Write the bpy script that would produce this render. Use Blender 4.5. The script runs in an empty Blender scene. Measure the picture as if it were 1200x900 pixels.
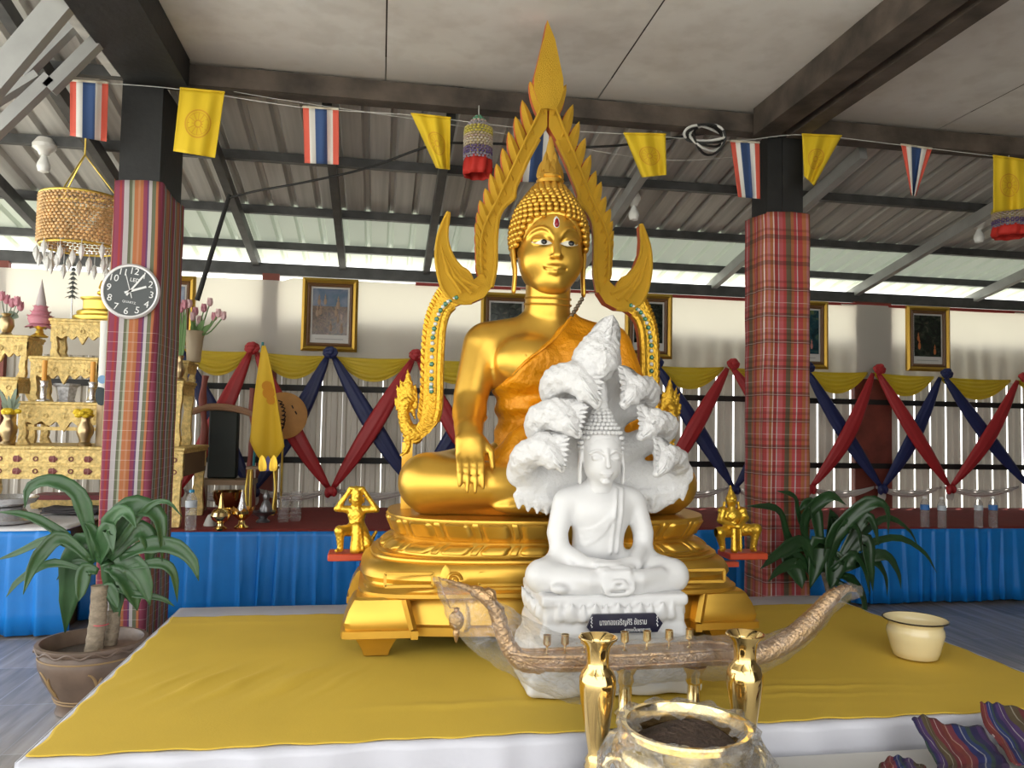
import bpy, math, random
import numpy as np
from mathutils import Vector, Matrix, Euler
random.seed(7); NR=np.random.RandomState(7)
S=bpy.context.scene; COL=S.collection
PI=math.pi
# ---------------------------------------------------------------- camera
F_PX=920.; YAW,PIT,ROL=[math.radians(a) for a in(9.5,2.88,1.06)]; CAM_H=1.4
_fw=np.array([math.sin(YAW)*math.cos(PIT),math.cos(YAW)*math.cos(PIT),math.sin(PIT)])
_r=np.array([math.cos(YAW),-math.sin(YAW),0.]); _u=np.cross(_r,_fw)
_R=_r*math.cos(ROL)+_u*math.sin(ROL); _U=-_r*math.sin(ROL)+_u*math.cos(ROL)
CC=np.array([0,0,CAM_H])
def _ray(x,y): return _fw+_R*(x-600)/F_PX-_U*(y-450)/F_PX
def PY(x,y,Y): d=_ray(x,y); return CC+d*(Y/d[1])       # point of the photo on a plane of depth Y
def PZ(x,y,Z): d=_ray(x,y); return CC+d*((Z-CAM_H)/d[2])
cam=bpy.data.cameras.new('camera'); co=bpy.data.objects.new('camera',cam); COL.objects.link(co)
cam.sensor_width=36.; cam.lens=36.*F_PX/1200.; cam.clip_start=.05
co.matrix_world=Matrix(((_R[0],_U[0],-_fw[0],0),(_R[1],_U[1],-_fw[1],0),(_R[2],_U[2],-_fw[2],CAM_H),(0,0,0,1)))
S.camera=co
S.view_settings.view_transform='Standard'; S.view_settings.look='None'; S.view_settings.gamma=1
S.view_settings.use_curve_mapping=False
# ---------------------------------------------------------------- materials
MATS={}
def nmat(name):
    m=bpy.data.materials.new(name); m.use_nodes=True; nt=m.node_tree
    return m,nt,nt.nodes['Principled BSDF']
def mat(name,col,rough=.6,metal=0.,bump=0.,bscale=40.,var=0.,vscale=6.,trans=0.,sheen=0.,coat=0.,spec=.5,subs=0.,alpha=1.,stretch=None,bdist=.01,bdetail=3.):
    if name in MATS: return MATS[name]
    m,nt,b=nmat(name); N=nt.nodes; L=nt.links
    c=tuple(col)+(1,)
    b.inputs['Base Color'].default_value=c; b.inputs['Roughness'].default_value=rough; b.inputs['Metallic'].default_value=metal
    b.inputs['Transmission Weight'].default_value=trans; b.inputs['Sheen Weight'].default_value=sheen; b.inputs['Coat Weight'].default_value=coat
    b.inputs['Specular IOR Level'].default_value=spec; b.inputs['Alpha'].default_value=alpha
    if subs: b.inputs['Subsurface Weight'].default_value=subs; b.inputs['Subsurface Radius'].default_value=(.02,.015,.01)
    tc=N.new('ShaderNodeTexCoord')
    src=tc.outputs['Object']
    if stretch:
        mp=N.new('ShaderNodeMapping'); mp.inputs['Scale'].default_value=stretch; L.new(src,mp.inputs[0]); src=mp.outputs[0]
    if var:
        n=N.new('ShaderNodeTexNoise'); n.inputs['Scale'].default_value=vscale; n.inputs['Detail'].default_value=4; L.new(src,n.inputs[0])
        r=N.new('ShaderNodeValToRGB'); r.color_ramp.elements[0].position=.3; r.color_ramp.elements[1].position=.7
        r.color_ramp.elements[0].color=tuple(max(0,v*(1-var)) for v in col)+(1,); r.color_ramp.elements[1].color=tuple(min(1,v*(1+var*.6)) for v in col)+(1,)
        L.new(n.outputs[0],r.inputs[0]); L.new(r.outputs[0],b.inputs['Base Color'])
    if bump:
        n=N.new('ShaderNodeTexNoise'); n.inputs['Scale'].default_value=bscale; n.inputs['Detail'].default_value=bdetail; L.new(src,n.inputs[0])
        bp=N.new('ShaderNodeBump'); bp.inputs['Strength'].default_value=bump; bp.inputs['Distance'].default_value=bdist
        L.new(n.outputs[0],bp.inputs['Height']); L.new(bp.outputs[0],b.inputs['Normal'])
    MATS[name]=m; return m
def math_node(nt,op,a,b=None,c=None):
    n=nt.nodes.new('ShaderNodeMath'); n.operation=op
    for i,v in enumerate((a,b,c)):
        if v is None: continue
        if isinstance(v,(int,float)): n.inputs[i].default_value=v
        else: nt.links.new(v,n.inputs[i])
    return n.outputs[0]
def mixc(nt,f,a,b,blend='MIX'):
    n=nt.nodes.new('ShaderNodeMix'); n.data_type='RGBA'; n.blend_type=blend
    for k,v in((0,f),(6,a),(7,b)):
        if isinstance(v,(int,float)): n.inputs[k].default_value=v
        elif isinstance(v,tuple): n.inputs[k].default_value=v+(1,) if len(v)==3 else v
        else: nt.links.new(v,n.inputs[k])
    return n.outputs[2]
def ramp(nt,src,stops,interp='LINEAR'):
    n=nt.nodes.new('ShaderNodeValToRGB'); cr=n.color_ramp; cr.interpolation=interp
    while len(cr.elements)<len(stops): cr.elements.new(.5)
    for e,(p,c) in zip(cr.elements,stops): e.position=p; e.color=tuple(c)+(1,)
    nt.links.new(src,n.inputs[0]); return n.outputs[0]
# ---------------------------------------------------------------- mesh builder
class MB:
    def __init__(s): s.v=[]; s.f=[]; s.m=[]; s.uv={}; s.has_uv=False
    def add(s,V,F,mi=0,uv=None):
        o=len(s.v); s.v.extend([tuple(map(float,p)) for p in V])
        for f in F: s.f.append(tuple(i+o for i in f)); s.m.append(mi)
        if uv is not None:
            s.has_uv=True
            for i,t in enumerate(uv): s.uv[o+i]=t
        return s
    def box(s,c,size,rot=None,mi=0,taper=1.,bev=0.):
        x,y,z=[q/2 for q in size]
        if bev:
            b=min(bev,x*.9,y*.9,z*.9)
            V=[];
            for sx in(-1,1):
                for sy in(-1,1):
                    for sz in(-1,1): V+= [(sx*(x-b),sy*(y-b),sz*z),(sx*(x-b),sy*y,sz*(z-b)),(sx*x,sy*(y-b),sz*(z-b))]
            import bmesh
            bm=bmesh.new()
            for p in V: bm.verts.new(p)
            bmesh.ops.convex_hull(bm,input=bm.verts); bm.verts.index_update()
            bmesh.ops.dissolve_limit(bm,angle_limit=.02,verts=bm.verts,edges=bm.edges); bm.verts.index_update()
            bm.verts.ensure_lookup_table()
            V=[tuple(q.co) for q in bm.verts]; F=[tuple(q.index for q in f.verts) for f in bm.faces]; bm.free()
        else:
            V=[(-x,-y,-z),(x,-y,-z),(x,y,-z),(-x,y,-z),(-x*taper,-y*taper,z),(x*taper,-y*taper,z),(x*taper,y*taper,z),(-x*taper,y*taper,z)]
            F=[(3,2,1,0),(4,5,6,7),(0,1,5,4),(1,2,6,5),(2,3,7,6),(3,0,4,7)]
        M=Euler(rot).to_matrix() if rot is not None and not isinstance(rot,Matrix) else rot
        if M is not None: V=[M@Vector(p) for p in V]
        return s.add([(p[0]+c[0],p[1]+c[1],p[2]+c[2]) for p in V],F,mi)
    def beam(s,a,b,w,h,mi=0,up=(0,0,1)):      # rectangular bar from a to b
        a,b=Vector(a),Vector(b); d=(b-a); l=d.length; d.normalize(); u=Vector(up)
        if abs(d.dot(u))>.98: u=Vector((1,0,0))
        x=d.cross(u).normalized(); z=x.cross(d).normalized()
        return s.box((a+b)/2,(w,l,h),Matrix((x,d,z)).transposed(),mi)
    def lathe(s,prof,c=(0,0,0),seg=32,mi=0,axis=None,sx=1.,sy=1.):
        V=[];F=[];n=len(prof)
        for i in range(seg):
            a=2*PI*i/seg
            for r,z in prof: V.append(Vector((r*math.cos(a)*sx,r*math.sin(a)*sy,z)))
        if axis is not None:
            q=Vector((0,0,1)).rotation_difference(Vector(axis).normalized()); V=[q@p for p in V]
        for i in range(seg):
            j=(i+1)%seg
            for k in range(n-1): F.append((i*n+k,j*n+k,j*n+k+1,i*n+k+1))
        o=[(p[0]+c[0],p[1]+c[1],p[2]+c[2]) for p in V]
        if prof[0][0]>1e-5: F.append(tuple(i*n for i in range(seg))[::-1])
        if prof[-1][0]>1e-5: F.append(tuple(i*n+n-1 for i in range(seg)))
        return s.add(o,F,mi)
    def shell(s,prof,c=(0,0,0),seg=32,mi=0,sx=1.,sy=1.):   # closed outline of radius/height points turned about Z, no caps
        V=[];F=[];n=len(prof)
        for i in range(seg):
            a=2*PI*i/seg
            for r,z in prof: V.append((r*math.cos(a)*sx+c[0],r*math.sin(a)*sy+c[1],z+c[2]))
        for i in range(seg):
            j=(i+1)%seg
            for k in range(n-1): F.append((i*n+k,j*n+k,j*n+k+1,i*n+k+1))
        return s.add(V,F,mi)
    def tube(s,pts,rad,seg=10,mi=0,closed=False,flat=1.):
        P=[Vector(p) for p in pts]; n=len(P); R=rad if hasattr(rad,'__len__') else [rad]*n
        V=[];F=[]; prev=None
        for i in range(n):
            if closed: t=P[(i+1)%n]-P[i-1]
            else: t=P[min(i+1,n-1)]-P[max(i-1,0)]
            if t.length<1e-9: t=Vector((0,0,1))
            t.normalize()
            if prev is None:
                a=Vector((0,0,1)) if abs(t.z)<.9 else Vector((1,0,0)); x=t.cross(a).normalized()
            else:
                x=prev-t*prev.dot(t); x=x.normalized() if x.length>1e-6 else t.orthogonal().normalized()
            prev=x; y=t.cross(x)
            for k in range(seg):
                a=2*PI*k/seg; V.append(P[i]+(x*math.cos(a)+y*math.sin(a)*flat)*R[i])
        for i in range(n if closed else n-1):
            j=(i+1)%n
            for k in range(seg): F.append((i*seg+k,i*seg+(k+1)%seg,j*seg+(k+1)%seg,j*seg+k))
        if not closed: F.append(tuple(range(seg))[::-1]); F.append(tuple((n-1)*seg+k for k in range(seg)))
        return s.add(V,F,mi)
    def ball(s,c,r,seg=12,rings=8,mi=0,M=None):
        r=r if hasattr(r,'__len__') else (r,r,r); V=[(0,0,1)];F=[]
        for i in range(1,rings):
            t=PI*i/rings
            for k in range(seg): a=2*PI*k/seg; V.append((math.sin(t)*math.cos(a),math.sin(t)*math.sin(a),math.cos(t)))
        V.append((0,0,-1)); e=len(V)-1
        for k in range(seg): F.append((0,1+k,1+(k+1)%seg)); F.append((e,e-seg+(k+1)%seg,e-seg+k))
        for i in range(rings-2):
            for k in range(seg): F.append((1+i*seg+k,1+(i+1)*seg+k,1+(i+1)*seg+(k+1)%seg,1+i*seg+(k+1)%seg))
        V=[Vector((p[0]*r[0],p[1]*r[1],p[2]*r[2])) for p in V]
        if M is not None: V=[M@p for p in V]
        return s.add([(p[0]+c[0],p[1]+c[1],p[2]+c[2]) for p in V],F,mi)
    def grid(s,G,mi=0,uv=None,wrap=False,matf=None):
        n=len(G);m=len(G[0]);V=[p for row in G for p in row]; o=len(s.v)
        F=[]
        U=[t for row in uv for t in row] if uv is not None else None
        s.add(V,[],0,U)
        for i in range(n-1):
            for j in range(m if wrap else m-1):
                s.f.append((o+i*m+j,o+i*m+(j+1)%m,o+(i+1)*m+(j+1)%m,o+(i+1)*m+j)); s.m.append(matf(i,j) if matf else mi)
        return s
    def prism(s,poly,fn,d0,d1,mi=0,side=None,inset=0.,ridge=0.):
        """poly: 2D outline; fn(u,v,d)->3D. Ear-clipped caps, so any simple outline works."""
        from mathutils.geometry import tessellate_polygon
        n=len(poly); tri=tessellate_polygon([[Vector((p[0],p[1],0)) for p in poly]])
        V=[fn(p[0],p[1],d0) for p in poly]+[fn(p[0],p[1],d1) for p in poly]
        side=mi if side is None else side
        s.add(V,[tuple(t) for t in tri]+[tuple(i+n for i in t)[::-1] for t in tri],mi)
        s.add(V,[(i,i+n,(i+1)%n+n,(i+1)%n) for i in range(n)],side)
        return s
    def leaf(s,a,b,w,t,nrm,bend=0.,mi=0,seg=8,fat=.35):    # pointed leaf / flame from a (base) to b (tip), width w, thickness t, facing nrm
        a,b=Vector(a),Vector(b);d=b-a; l=d.length; nrm=Vector(nrm).normalized(); x=d.cross(nrm).normalized()
        V=[];F=[]
        for i in range(seg+1):
            q=i/seg; ww=w*.5*(math.sin(PI*min(1,(q*(1-fat)+fat*.5)**.8)) if q<1 else .0)*(1 if q>0 else 1)
            ww=w*.5*max(0,(1-q)**.75*(1+1.4*q)*(.75 if q==0 else 1)) if q<1 else .001
            c=a+d*q+x*(bend*l*math.sin(PI*q*.5)*q) ; tt=t*max(.06,(1-q)**.6)
            V+= [c-x*ww,c+nrm*tt*.5,c+x*ww,c-nrm*tt*.5]
        for i in range(seg):
            for k in range(4): F.append((i*4+k,i*4+(k+1)%4,i*4+4+(k+1)%4,i*4+4+k))
        F.append((0,3,2,1)); F.append((seg*4,seg*4+1,seg*4+2,seg*4+3))
        return s.add(V,F,mi)
    def build(s,name,mats,parent=None,loc=None,smooth=True,angle=40,**kw):
        mats=mats if isinstance(mats,(list,tuple)) else [mats]
        V=np.array(s.v,dtype=float)
        if parent is not None:
            off=np.zeros(3); p=parent
            while p is not None: off+=np.array(p.location); p=p.parent
        elif loc is not None: off=np.array(loc,dtype=float)
        else: off=np.array([(V[:,0].min()+V[:,0].max())/2,(V[:,1].min()+V[:,1].max())/2,V[:,2].min()])
        me=bpy.data.meshes.new(name); me.from_pydata((V-off).tolist(),[],s.f)
        for m in mats: me.materials.append(m)
        me.polygons.foreach_set('material_index',s.m)
        if s.has_uv:
            l=me.uv_layers.new(name='uv'); vi=np.zeros(len(me.loops),dtype=np.int32); me.loops.foreach_get('vertex_index',vi)
            l.data.foreach_set('uv',np.array([s.uv.get(int(i),(0,0)) for i in vi],dtype=np.float32).ravel())
        me.validate(); me.update()
        if smooth:
            me.shade_smooth()
            if angle<179: me.set_sharp_from_angle(angle=math.radians(angle))
        o=bpy.data.objects.new(name,me); COL.objects.link(o)
        if parent is not None: o.parent=parent
        else: o.location=off
        return tag(o,**kw)
def tag(o,label=None,cat=None,group=None,kind=None):
    if label: o['label']=label
    if cat: o['category']=cat
    if group: o['group']=group
    if kind: o['kind']=kind
    return o
def thing(name,label,cat,loc=(0,0,0),group=None):
    o=bpy.data.objects.new(name,None); COL.objects.link(o); o.location=tuple(map(float,loc)); o.empty_display_size=.05
    return tag(o,label,cat,group)
def copy_thing(o,loc=None,rotz=None,label=None,group=None,parent=None,scale=None):
    c=o.copy(); COL.objects.link(c)
    if parent is not None: c.parent=parent
    if loc is not None: c.location=tuple(map(float,loc))
    if rotz is not None: c.rotation_euler=(0,0,rotz)
    if scale is not None: c.scale=(scale,)*3
    if label: c['label']=label
    if group: c['group']=group
    for ch in o.children: copy_thing(ch,parent=c)
    return c
def solidify(o,t,offset=0.):
    m=o.modifiers.new('solid','SOLIDIFY'); m.thickness=t; m.offset=offset; return o
def spline(pts,n):                                   # Catmull-Rom through points, n samples
    P=[np.array(p,dtype=float) for p in pts]; P=[2*P[0]-P[1]]+P+[2*P[-1]-P[-2]]
    out=[]; m=len(P)-3
    for i in range(n):
        t=i/(n-1)*m; k=min(int(t),m-1); t-=k
        a,b,c,d=P[k:k+4]; out.append(.5*((2*b)+(-a+c)*t+(2*a-5*b+4*c-d)*t*t+(-a+3*b-3*c+d)*t**3))
    return out
# ---------------------------------------------------------------- clay: smooth-blended solids meshed with surface nets
class Clay:
    def __init__(s,lo,hi,h):
        s.h=h; s.lo=np.array(lo,dtype=float); s.n=np.ceil((np.array(hi)-s.lo)/h).astype(int)+1
        s.D=np.full(s.n,1.0,dtype=np.float32)
    def _win(s,lo,hi,mg):
        a=np.clip(np.floor((np.array(lo)-mg-s.lo)/s.h).astype(int),0,s.n-1); b=np.clip(np.ceil((np.array(hi)+mg-s.lo)/s.h).astype(int)+1,1,s.n)
        b=np.maximum(b,a+1)
        sl=tuple(slice(i,j) for i,j in zip(a,b))
        g=[(s.lo[k]+s.h*np.arange(a[k],b[k])).astype(np.float32) for k in range(3)]
        return sl,np.meshgrid(*g,indexing='ij')
    def _mix(s,sl,d,k,op):
        o=s.D[sl]; d=d.astype(np.float32)
        if op=='cut': d=-d; 
        if op=='add':
            if k<=0: r=np.minimum(o,d)
            else: q=np.clip(.5+.5*(o-d)/k,0,1); r=o*(1-q)+d*q-k*q*(1-q)
        else:                                         # 'cut' and 'and': smooth maximum
            if k<=0: r=np.maximum(o,d)
            else: q=np.clip(.5-.5*(o-d)/k,0,1); r=o*(1-q)+d*q+k*q*(1-q)
        s.D[sl]=r
    def ell(s,c,r,k=.02,M=None,op='add'):
        r=np.array(r if hasattr(r,'__len__') else (r,)*3,dtype=np.float32); R=float(r.max()); c=np.array(c,dtype=float)
        sl,(x,y,z)=s._win(c-R,c+R,k+3*s.h); x=x-c[0];y=y-c[1];z=z-c[2]
        if M is not None:
            M=np.array(Euler(M).to_matrix() if not isinstance(M,Matrix) else M).T
            x,y,z=[M[i,0]*x+M[i,1]*y+M[i,2]*z for i in range(3)]
        k0=np.sqrt((x/r[0])**2+(y/r[1])**2+(z/r[2])**2); k1=np.sqrt((x/r[0]**2)**2+(y/r[1]**2)**2+(z/r[2]**2)**2)+1e-6
        s._mix(sl,k0*(k0-1)/k1,k,op); return s
    def path(s,pts,rad,k=.02,op='add',flat=None):
        P=np.array(pts,dtype=float); n=len(P); R=np.array(rad if hasattr(rad,'__len__') else [rad]*n,dtype=float)
        m=R.max(); sl,(x,y,z)=s._win(P.min(0)-m,P.max(0)+m,k+3*s.h); best=None
        for i in range(n-1):
            a=P[i]; ab=P[i+1]-a; l2=max(ab@ab,1e-9)
            px,py,pz=x-a[0],y-a[1],z-a[2]; t=np.clip((px*ab[0]+py*ab[1]+pz*ab[2])/l2,0,1)
            qx,qy,qz=px-t*ab[0],py-t*ab[1],pz-t*ab[2]
            if flat is not None: qx,qy,qz=qx/flat[0],qy/flat[1],qz/flat[2]
            d=np.sqrt(qx*qx+qy*qy+qz*qz)-(R[i]+(R[i+1]-R[i])*t)
            best=d if best is None else np.minimum(best,d)
        s._mix(sl,best,k,op); return s
    def box(s,c,half,rnd=.01,k=.02,M=None,op='add'):
        c=np.array(c,dtype=float); half=np.array(half,dtype=float); R=np.linalg.norm(half)
        sl,(x,y,z)=s._win(c-R,c+R,k+3*s.h); x=x-c[0];y=y-c[1];z=z-c[2]
        if M is not None:
            M=np.array(Euler(M).to_matrix()).T; x,y,z=[M[i,0]*x+M[i,1]*y+M[i,2]*z for i in range(3)]
        q=[np.abs(v)-(hh-rnd) for v,hh in zip((x,y,z),half)]
        d=np.sqrt(sum(np.maximum(v,0)**2 for v in q))+np.minimum(np.maximum(q[0],np.maximum(q[1],q[2])),0)-rnd
        s._mix(sl,d,k,op); return s
    def plane(s,p,nrm,k=.005):                        # keeps the side nrm points away from
        nrm=np.array(nrm,dtype=float); nrm/=np.linalg.norm(nrm)
        g=[s.lo[i]+s.h*np.arange(s.n[i]) for i in range(3)]
        d=(g[0]-p[0])[:,None,None]*nrm[0]+(g[1]-p[1])[None,:,None]*nrm[1]+(g[2]-p[2])[None,None,:]*nrm[2]
        s._mix((slice(None),)*3,d,k,'and'); return s
    def front(s,x,z):                                 # first surface met going back from the viewer's side
        i,k=[int(round((v-s.lo[a])/s.h)) for v,a in((x,0),(z,2))]; col=s.D[i,:,k]; n=np.argmax(col<0)
        if col[n]>=0: return s.lo[1]+s.h*len(col)/2
        t=col[n-1]/(col[n-1]-col[n]) if n else 0; return s.lo[1]+s.h*(n-1+t)
    def field(s,fn):                                  # add fn(x,y,z) to the distance
        g=[s.lo[i]+s.h*np.arange(s.n[i]) for i in range(3)]
        s.D+=fn(*np.meshgrid(*g,indexing='ij',sparse=True)).astype(np.float32); return s
    def mesh(s,smooth=1):
        D=s.D; n=D.shape; In=D<0
        cnt=np.zeros([q-1 for q in n],np.int8)
        for dx in(0,1):
            for dy in(0,1):
                for dz in(0,1): cnt+=In[dx:n[0]-1+dx,dy:n[1]-1+dy,dz:n[2]-1+dz]
        act=(cnt>0)&(cnt<8); idx=np.argwhere(act); ids=np.full(act.shape,-1,np.int64); ids[act]=np.arange(len(idx))
        acc=np.zeros((len(idx),3)); w=np.zeros(len(idx)); i,j,k=idx.T
        E=[]
        for ax in range(3):
            o=[a for a in range(3) if a!=ax]
            for p in(0,1):
                for q in(0,1):
                    a=[0,0,0]; a[o[0]]=p; a[o[1]]=q; b=list(a); b[ax]=1
                    da=D[i+a[0],j+a[1],k+a[2]]; db=D[i+b[0],j+b[1],k+b[2]]
                    m=(da<0)!=(db<0); t=np.where(m,da/np.where(m,da-db,1),0)
                    pt=np.stack([np.full(len(i),float(v)) for v in a],1); pt[:,ax]+=t
                    acc+=pt*m[:,None]; w+=m
        V=s.lo+s.h*(idx+acc/w[:,None])
        Q=[]
        for ax in range(3):
            o=[a for a in range(3) if a!=ax]; sl0=[slice(1,-1)]*3; sl0[ax]=slice(0,-1); sl1=[slice(1,-1)]*3; sl1[ax]=slice(1,None)
            A=In[tuple(sl0)]; B=In[tuple(sl1)]; e=np.argwhere(A!=B); 
            if not len(e): continue
            fl=A[tuple(e.T)]; base=e.copy(); base[:,o[0]]+=1; base[:,o[1]]+=1
            def cell(p,q):
                c=base.copy(); c[:,o[0]]-=p; c[:,o[1]]-=q; return ids[tuple(c.T)]
            q=np.stack([cell(1,1),cell(0,1),cell(0,0),cell(1,0)],1)
            if ax==1: fl=~fl
            q[~fl]=q[~fl][:,::-1]; Q.append(q)
        Q=np.concatenate(Q)
        for _ in range(smooth):
            a=np.zeros_like(V); c=np.zeros(len(V))
            for u,v in((0,1),(1,2),(2,3),(3,0)):
                np.add.at(a,Q[:,u],V[Q[:,v]]); np.add.at(a,Q[:,v],V[Q[:,u]]); np.add.at(c,Q[:,u],1); np.add.at(c,Q[:,v],1)
            V=V*.4+.6*a/np.maximum(c,1)[:,None]
        return V,Q
    def build(s,name,m,parent=None,smooth=1,mb=None,**kw):
        V,Q=s.mesh(smooth); b=mb or MB(); b.add(V.tolist(),Q.tolist(),0)
        return b.build(name,m,parent,angle=180,**kw)
WORLD,EXPO,SUN=1.7,0.85,8.0
# ================================================================ world and light
wd=bpy.data.worlds.new('sky'); S.world=wd; wd.use_nodes=True; nt=wd.node_tree
bg=nt.nodes['Background']; tc=nt.nodes.new('ShaderNodeTexCoord'); sx=nt.nodes.new('ShaderNodeSeparateXYZ'); nt.links.new(tc.outputs['Generated'],sx.inputs[0])
nt.links.new(ramp(nt,math_node(nt,'MULTIPLY_ADD',sx.outputs[2],.5,.5),[(0,(.80,.78,.72)),(.5,(.96,.96,.93)),(1,(.93,.96,.98))]),bg.inputs[0])
bg.inputs[1].default_value=WORLD
S.view_settings.exposure=EXPO
sl=bpy.data.lights.new('sun','SUN'); sl.energy=SUN; sl.angle=.05; sl.color=(1,.96,.90); so=bpy.data.objects.new('sun',sl); COL.objects.link(so); so.rotation_euler=Vector((-.25,-.25,-.93)).to_track_quat('-Z','Y').to_euler()
S.cycles.use_denoising=True; S.cycles.max_bounces=9; S.cycles.diffuse_bounces=5; S.cycles.glossy_bounces=4; S.cycles.transparent_max_bounces=16; S.cycles.transmission_bounces=8
S.cycles.sample_clamp_indirect=6; S.cycles.caustics_reflective=False; S.cycles.caustics_refractive=False
# ================================================================ setting
K=dict(kind='structure')
def floor_mat():
    m,nt,b=nmat('wood_look_tile'); N=nt.nodes; L=nt.links
    tc=N.new('ShaderNodeTexCoord'); mp=N.new('ShaderNodeMapping'); mp.inputs['Rotation'].default_value=(0,0,PI/2); L.new(tc.outputs['Object'],mp.inputs[0])
    br=N.new('ShaderNodeTexBrick'); br.inputs['Scale'].default_value=1.; br.inputs['Brick Width'].default_value=1.2; br.inputs['Row Height'].default_value=.3
    br.inputs['Mortar Size'].default_value=.004; br.inputs['Color1'].default_value=(.52,.48,.45,1); br.inputs['Color2'].default_value=(.38,.355,.335,1); br.inputs['Mortar'].default_value=(.55,.54,.53,1)
    L.new(mp.outputs[0],br.inputs[0])
    mp2=N.new('ShaderNodeMapping'); mp2.inputs['Scale'].default_value=(11,1.1,1); L.new(tc.outputs['Object'],mp2.inputs[0])
    n=N.new('ShaderNodeTexNoise'); n.inputs['Scale'].default_value=1.6; n.inputs['Detail'].default_value=6; L.new(mp2.outputs[0],n.inputs[0])
    L.new(mixc(nt,.7,br.outputs[0],ramp(nt,n.outputs[0],[(.3,(.35,.34,.34)),(.7,(1,1,1))]),'MULTIPLY'),b.inputs['Base Color'])
    b.inputs['Roughness'].default_value=.22
    return m
MB().grid([[(x,y,0) for x in(-5,9)] for y in(-4,7.5)][::-1]).build('floor',floor_mat(),loc=(0,0,0),smooth=False,**K)
gm=mat('outdoor_concrete',(.52,.52,.46),.9,var=.15,vscale=.6)
MB().grid([[(x,y,-.12) for x in(-40,40)] for y in(-40,40)][::-1]).build('outdoor_ground',gm,loc=(0,0,-.12),smooth=False,**K)
# roof
ROOF=lambda Y:2.93+.2*(7.6-Y)
steel=mat('dark_steel',(.075,.075,.075),.5,.2,var=.3,vscale=9); greysteel=mat('grey_steel',(.36,.36,.35),.5,.2,var=.15,vscale=5); black=mat('black_paint',(.012,.012,.012),.6,var=.4,vscale=8,bump=.2,bscale=25)
rust=mat('rusty_steel',(.085,.065,.052),.75,var=.6,vscale=5,bump=.3,bscale=30)
galv=mat('galvanised_sheet',(.50,.485,.46),.42,.15,var=.22,vscale=1.6,stretch=(14,.5,1))
prof=[];x=-4.6
while x<9.4: prof+=[(x,0),(x+.135,0),(x+.152,.036),(x+.178,.036)]; x+=.195
def fibre():
    m,nt,b=nmat('translucent_roof_sheet'); N=nt.nodes; L=nt.links
    b.inputs['Base Color'].default_value=(.52,.55,.48,1); b.inputs['Roughness'].default_value=.5
    tr=N.new('ShaderNodeBsdfTranslucent'); tr.inputs[0].default_value=(.66,.75,.62,1)
    mx=N.new('ShaderNodeMixShader'); mx.inputs[0].default_value=.055; L.new(b.outputs[0],mx.inputs[1]); L.new(tr.outputs[0],mx.inputs[2]); L.new(mx.outputs[0],N['Material Output'].inputs[0]); return m
MB().grid([[(x,Y,ROOF(Y)+z) for x,z in prof] for Y in(6.6,4.8,2,-.9)]).build('roof',galv,angle=15,**K)
MB().grid([[(x,Y,ROOF(Y)+z+.002) for x,z in prof] for Y in(7.75,6.58)]).build('roof',fibre(),angle=15,**K)
b=MB()
n=0
def part_struct(name,mb,m,**k): return mb.build(name,m,angle=30,**K)
for Y in(7.27,6.57,5.74,4.9,4.0,3.0,2.0):
    part_struct('roof_purlin',MB().beam((-4.6,Y,ROOF(Y)-.035),(9,Y,ROOF(Y)-.035),.05,.065),steel)
for X in(-3.7,-2.8,-1.95,-1.16,-.38,.4,1.85,3.3,4.88,6.28):
    part_struct('roof_rafter',MB().beam((X,7.6,ROOF(7.6)-.115),(X,1.5 if X<-1.2 else 4.95,ROOF(1.5 if X<-1.2 else 4.95)-.115),.06,.09),greysteel if X>1.5 else steel)
# ceiling panels of the front part, stained
def ceil_mat():
    m,nt,b=nmat('stained_gypsum'); N=nt.nodes; L=nt.links
    tc=N.new('ShaderNodeTexCoord'); n=N.new('ShaderNodeTexNoise'); n.inputs['Scale'].default_value=.9; n.inputs['Detail'].default_value=5; n.inputs['Distortion'].default_value=.6; L.new(tc.outputs['Object'],n.inputs[0])
    n2=N.new('ShaderNodeTexNoise'); n2.inputs['Scale'].default_value=7; n2.inputs['Detail'].default_value=4; L.new(tc.outputs['Object'],n2.inputs[0])
    c=ramp(nt,n.outputs[0],[(.32,(.66,.625,.59)),(.5,(.745,.725,.70)),(.7,(.78,.765,.745))])
    c=mixc(nt,.22,c,ramp(nt,n2.outputs[0],[(.35,(.55,.5,.45)),(.55,(1,1,1))]),'MULTIPLY')
    s=N.new('ShaderNodeSeparateXYZ'); L.new(tc.outputs['Object'],s.inputs[0])
    # water stain running along the rear edge
    e=math_node(nt,'ADD',s.outputs[1],math_node(nt,'MULTIPLY',n2.outputs[0],.5))
    c=mixc(nt,1.,c,ramp(nt,math_node(nt,'MULTIPLY_ADD',e,.5,-1.85),[(.5,(1,1,1)),(.68,(.78,.72,.67)),(.8,(.55,.48,.42))]),'MULTIPLY')
    L.new(c,b.inputs['Base Color']); b.inputs['Roughness'].default_value=.8; return m
cm=ceil_mat()
b=MB()
xs=[-1.5,-.02,1.32,2.55,3.75,4.95,6.2,7.5,9]
for i in range(len(xs)-1):
    for y0,y1 in((-.8,1.2),(1.2,2.95),(2.95,4.8)):
        x0,x1=xs[i]+.004,xs[i+1]-.004
        G=[]
        for j in range(7):
            v=j/6; row=[]
            for k in range(9):
                u=k/8; row.append((x0+(x1-x0)*u,y0+.004+(y1-y0-.008)*v+(.025*math.sin(u*9+i*2)*(v if y1>4 else 0)),3.485-.012*math.sin(PI*u)*math.sin(PI*v)+(-.012 if (k in(0,8)) else 0)*0))
            G.append(row)
        b.grid(G)
b.build('ceiling',cm,loc=(0,0,0),angle=30,**K)
MB().box((3.7,2.0,3.545),(10.5,5.6,.02)).build('ceiling_backing',rust,loc=(0,0,3.5),**K)
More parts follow.
